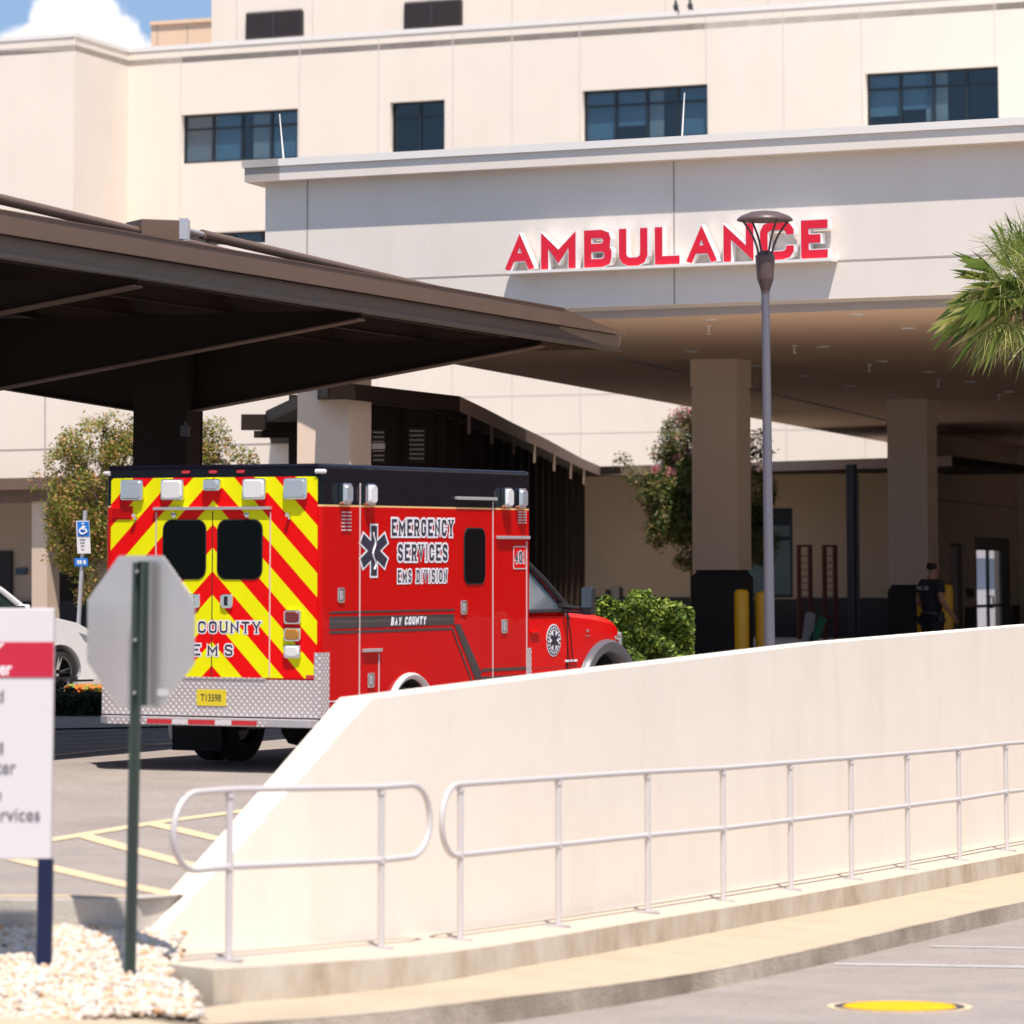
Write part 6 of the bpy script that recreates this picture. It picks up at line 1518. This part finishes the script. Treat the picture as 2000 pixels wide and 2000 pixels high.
# ================================================================== PERSON
PXx = PY(1819, HOR, 66).x; pz0 = lotZ(PXx, 66)
fac = math.atan2(.55, .84) - R(90)
per = thing('person', 'man in dark short sleeved uniform standing with his back turned beside yellow bollards', 'person', (PXx, 66, pz0), Matrix.Rotation(fac, 4, 'Z') @ Matrix.Diagonal((1.14, 1.10, 1.04, 1)))
def skin(name, V, Eg, m, sub=2, root=0, sc=(1, 1, 1), parent=None):
    me = bpy.data.meshes.new(name); me.from_pydata([v[:3] for v in V], Eg, []); o = bpy.data.objects.new(name, me); COL.objects.link(o)
    s_ = o.modifiers.new('s', 'SKIN'); 
    for i, v in enumerate(V):
        d_ = me.skin_vertices[0].data[i]; d_.radius = (v[3], v[4] if len(v) > 4 else v[3]); d_.use_root = (i == root)
    ss = o.modifiers.new('u', 'SUBSURF'); ss.levels = sub; ss.render_levels = sub
    bpy.context.view_layer.update(); nm = bpy.data.meshes.new_from_object(o.evaluated_get(bpy.context.evaluated_depsgraph_get()))
    bpy.data.objects.remove(o); 
    for v in nm.vertices: v.co = Vector((v.co.x * sc[0], v.co.y * sc[1], v.co.z * sc[2]))
    nm.materials.clear(); nm.materials.append(M[m]); nm.polygons.foreach_set('use_smooth', [True] * len(nm.polygons))
    q = bpy.data.objects.new(name, nm); COL.objects.link(q); q.parent = parent or per; WM[q] = WM[per].copy(); return q
V = [(0, 0, .96, .10, .08), (0, 0, 1.13, .115, .095), (0, .0, 1.33, .15, .115), (0, .01, 1.47, .09, .08), (0, .02, 1.545, .058), (0, .035, 1.60, .070, .075), (0, .045, 1.68, .083, .095), (0, .04, 1.745, .062, .075),
     (.175, 0, 1.435, .068), (.27, -.04, 1.17, .046), (.31, .12, .96, .032), (.315, .17, .91, .036),
     (-.175, 0, 1.435, .068), (-.26, -.04, 1.17, .046), (-.24, .12, .97, .032), (-.23, .16, .92, .036),
     (.085, 0, .86, .075), (.11, .02, .50, .058), (.12, -.03, .10, .042), (.13, .10, .045, .038), (.135, .18, .035, .030),
     (-.085, 0, .86, .075), (-.12, .03, .50, .058), (-.14, .0, .10, .042), (-.15, .13, .045, .038), (-.155, .21, .035, .030)]
Eg = [(0, 1), (1, 2), (2, 3), (3, 4), (4, 5), (5, 6), (6, 7), (2, 8), (8, 9), (9, 10), (10, 11), (2, 12), (12, 13), (13, 14), (14, 15), (0, 16), (16, 17), (17, 18), (18, 19), (19, 20), (0, 21), (21, 22), (22, 23), (23, 24), (24, 25)]
bodyo = skin('body', V, Eg, 'skin')
# face and fingers joined into the body surface
bm = bmesh.new(); bm.from_mesh(bodyo.data)
def addmb(mb):
    vs = [bm.verts.new(p) for p in mb.v]
    for f in mb.f:
        try: bm.faces.new([vs[i] for i in f])
        except ValueError: pass
g = MB(); g.tube([(0, .125, 1.70), (0, .150, 1.665), (0, .148, 1.650)], [.008, .015, .012], 6)
for s in (-1, 1):
    g.tube([(s * .082, .035, 1.70), (s * .096, .025, 1.675), (s * .084, .04, 1.645)], [.010, .014, .008], 6)
    g.tube([(s * .035, .118, 1.690), (s * .035, .130, 1.689)], [.012, .008], 6)
g.tube([(-.025, .130, 1.622), (0, .137, 1.622), (.025, .130, 1.622)], [.004, .008, .004], 6)
for s, bx, by, bz in ((1, .315, .17, .91), (-1, -.23, .16, .92)):
    for i, (off, l_) in enumerate(((-.027, .070), (-.009, .080), (.009, .075), (.026, .058))):
        a = Vector((bx - s * .005, by + off * .6 + .012, bz - .02)); g.tube([a, a + Vector((s * .003, .012 + off * .3, -l_ * .5)), a + Vector((-s * .012, .022 + off * .3, -l_)), ], [.0095, .0085, .006], 6)
    a = Vector((bx - s * .02, by + .03, bz + .02)); g.tube([a, a + Vector((-s * .02, .03, -.03)), a + Vector((-s * .025, .04, -.055))], [.011, .010, .007], 6)
addmb(g); bm.to_mesh(bodyo.data); bm.free(); bodyo.data.materials.append(M['uniform'])
for p in bodyo.data.polygons:
    if p.center.z < 1.44 and abs(p.center.x) < .2: p.material_index = 1
bodyo.data.polygons.foreach_set('use_smooth', [True] * len(bodyo.data.polygons))
shirt = skin('shirt', [(0, 0, .90, .178, .150), (0, 0, 1.13, .165, .14), (0, 0, 1.33, .19, .15), (0, .01, 1.47, .105, .095), (0, .015, 1.515, .07, .07), (.175, 0, 1.435, .085), (.235, -.025, 1.26, .072), (-.175, 0, 1.435, .085), (-.235, -.025, 1.26, .072)],
     [(0, 1), (1, 2), (2, 3), (3, 4), (2, 5), (5, 6), (2, 7), (7, 8)], 'uniform')
skin('trousers', [(0, 0, .95, .172, .145), (.095, 0, .85, .112), (.115, .02, .50, .082), (.122, -.02, .12, .068), (-.095, 0, .85, .112), (-.122, .03, .50, .082), (-.142, .005, .12, .068)], [(0, 1), (1, 2), (2, 3), (0, 4), (4, 5), (5, 6)], 'uniform')
skin('hair', [(0, .0, 1.62, .066, .06), (0, .015, 1.69, .092, .100), (0, .03, 1.75, .074, .086)], [(0, 1), (1, 2)], 'hair')
for s in (1, -1):
    skin('shoe', [(s * .125 + (0 if s > 0 else -.015), -.04 if s > 0 else -.01, .05, .048), (s * .135 + (0 if s > 0 else -.015), .09 if s > 0 else .12, .042, .048), (s * .14 + (0 if s > 0 else -.015), .20 if s > 0 else .23, .038, .036)], [(0, 1), (1, 2)], 'black_plastic', 2)
g = MB(); g.lathe([(.170, .96), (.176, .965), (.176, 1.0), (.17, 1.005)], Matrix.Scale(.82, 4, (0, 1, 0)), 24); obj('belt', g, 'black_plastic', per, world=False)
for a, b in (((.15, -.04, .84), (.21, .06, 1.0)), ((-.21, -.05, .88), (-.16, .03, 1.0))):
    g = MB(); g.box(a, b); obj('belt_pouch', g, 'black_plastic', per, world=False, bevel=.01)
g = MB(); glyph_text('POLICE', (-.13, 1.335, .13, 1.395), lambda x, y, h: Vector((x, -.172 - h + .12 * abs(x) ** 1.3, y)), g, wt=.24); obj('back_lettering', g, mat('reflective_grey', (.42, .46, .52), .5), per, world=False)

# ================================================================== LIGHT, SKY, CAMERA
sun_to = Vector((.094, -.43, 1.0)).normalized()
sd_ = bpy.data.lights.new('sun', 'SUN'); sd_.energy = 4.7; sd_.angle = R(.55); sd_.color = (1, .925, .84)
so_ = bpy.data.objects.new('sun', sd_); COL.objects.link(so_); so_.rotation_euler = sun_to.to_track_quat('Z', 'Y').to_euler()
wd = bpy.data.worlds.new('World'); scene.world = wd; wd.use_nodes = True; nt = wd.node_tree
bg = nt.nodes['Background']; sky = nt.nodes.new('ShaderNodeTexSky'); sky.sky_type = 'NISHITA'; sky.sun_disc = False
sky.sun_elevation = math.asin(sun_to.z); sky.sun_rotation = math.atan2(sun_to.x, sun_to.y); sky.air_density = .9; sky.dust_density = .0; sky.ozone_density = 1.5
bg.inputs[1].default_value = .15
# a heap of white cloud low in the sky, laid out by direction only
tc = nt.nodes.new('ShaderNodeTexCoord')
def vm(op, a, b=None):
    n = nt.nodes.new('ShaderNodeVectorMath'); n.operation = op
    for i, x in enumerate((a, b)):
        if x is None: continue
        if isinstance(x, (tuple, Vector)): n.inputs[i].default_value = tuple(x)
        else: nt.links.new(x, n.inputs[i])
    return n
def mt(op, a, b=None, c=None, clamp=False):
    n = nt.nodes.new('ShaderNodeMath'); n.operation = op; n.use_clamp = clamp
    for i, x in enumerate((a, b, c)):
        if x is None: continue
        if isinstance(x, (int, float)): n.inputs[i].default_value = x
        else: nt.links.new(x, n.inputs[i])
    return n.outputs[0]
ns = nt.nodes.new('ShaderNodeTexNoise'); ns.inputs['Scale'].default_value = 75; ns.inputs['Detail'].default_value = 8; ns.inputs['Roughness'].default_value = .55
nt.links.new(tc.outputs['Generated'], ns.inputs['Vector'])
ns2 = nt.nodes.new('ShaderNodeTexNoise'); ns2.inputs['Scale'].default_value = 2.2; ns2.inputs['Detail'].default_value = 6; nt.links.new(tc.outputs['Generated'], ns2.inputs['Vector'])
dens = None
for u, v, r_ in ((150, 75, .0140), (60, 95, .0095), (235, 85, .0085), (165, 30, .0095), (0, 130, .012), (255, 130, .010), (105, 45, .0085)):
    d = ray(u, v).normalized(); dist = vm('LENGTH', vm('SUBTRACT', tc.outputs['Generated'], d).outputs[0]).outputs[1]
    k = mt('SUBTRACT', 1.0, mt('DIVIDE', dist, r_)); dens = k if dens is None else mt('MAXIMUM', dens, k)
dens = mt('ADD', dens, mt('MULTIPLY', mt('SUBTRACT', ns.outputs[0], .5), 1.9))
a1 = mt('MULTIPLY', mt('ADD', dens, -.05), 4.0, clamp=True)
big = mt('MULTIPLY', mt('SUBTRACT', ns2.outputs[0], .56), 6.0, clamp=True)
sp_ = nt.nodes.new('ShaderNodeSeparateXYZ'); nt.links.new(tc.outputs['Generated'], sp_.inputs[0]); low = mt('MULTIPLY_ADD', mt('MULTIPLY', mt('SUBTRACT', sp_.outputs[2], .10), 2.2, clamp=True), .52, .48)
big = mt('MULTIPLY', big, mt('GREATER_THAN', mt('ABSOLUTE', sp_.outputs[0]), .25))
al = mt('MAXIMUM', a1, mt('MULTIPLY', big, .8))
rc = nt.nodes.new('ShaderNodeValToRGB'); rc.color_ramp.elements[0].position = .05; rc.color_ramp.elements[0].color = (4.0, 4.2, 4.8, 1); rc.color_ramp.elements[1].position = .75; rc.color_ramp.elements[1].color = (7.4, 7.1, 7.0, 1)
nt.links.new(dens, rc.inputs[0])
mx = nt.nodes.new('ShaderNodeMix'); mx.data_type = 'RGBA'; nt.links.new(al, mx.inputs[0])
hs = nt.nodes.new('ShaderNodeHueSaturation'); hs.inputs['Saturation'].default_value = .78; hs.inputs['Value'].default_value = 1.0
tintm = nt.nodes.new('ShaderNodeMix'); tintm.data_type = 'RGBA'; nt.links.new(mt('MULTIPLY', mt('SUBTRACT', sp_.outputs[2], .10), 2.2, clamp=True), tintm.inputs[0]); tintm.inputs[6].default_value = (.52, .80, 1.12, 1); tintm.inputs[7].default_value = (1, 1, 1, 1)
skm = vm('MULTIPLY', sky.outputs[0], tintm.outputs[2])
skv = vm('SCALE', skm.outputs[0]); nt.links.new(low, skv.inputs[3]); nt.links.new(skv.outputs[0], hs.inputs['Color']); nt.links.new(hs.outputs[0], mx.inputs[6]); nt.links.new(rc.outputs[0], mx.inputs[7])
nt.links.new(mx.outputs[2], bg.inputs[0])

cam = bpy.data.cameras.new('camera'); co = bpy.data.objects.new('camera', cam); COL.objects.link(co); scene.camera = co
cam.sensor_width = 36; cam.lens = 36 * F / 2000; cam.shift_y = -(1000 - CY) / 2000; cam.clip_start = .5; cam.clip_end = 3000
co.location = (0, 0, 0); co.rotation_euler = (R(90) + PITCH, 0, 0)
cam.dof.use_dof = True; cam.dof.focus_distance = 49; cam.dof.aperture_fstop = 2.6
scene.view_settings.view_transform = 'Standard'; scene.view_settings.look = 'None'; scene.view_settings.exposure = 0.45; scene.view_settings.gamma = 1.0
scene.render.engine = 'CYCLES'; scene.cycles.max_bounces = 8; scene.cycles.transparent_max_bounces = 8
scene.cycles.use_denoising = True
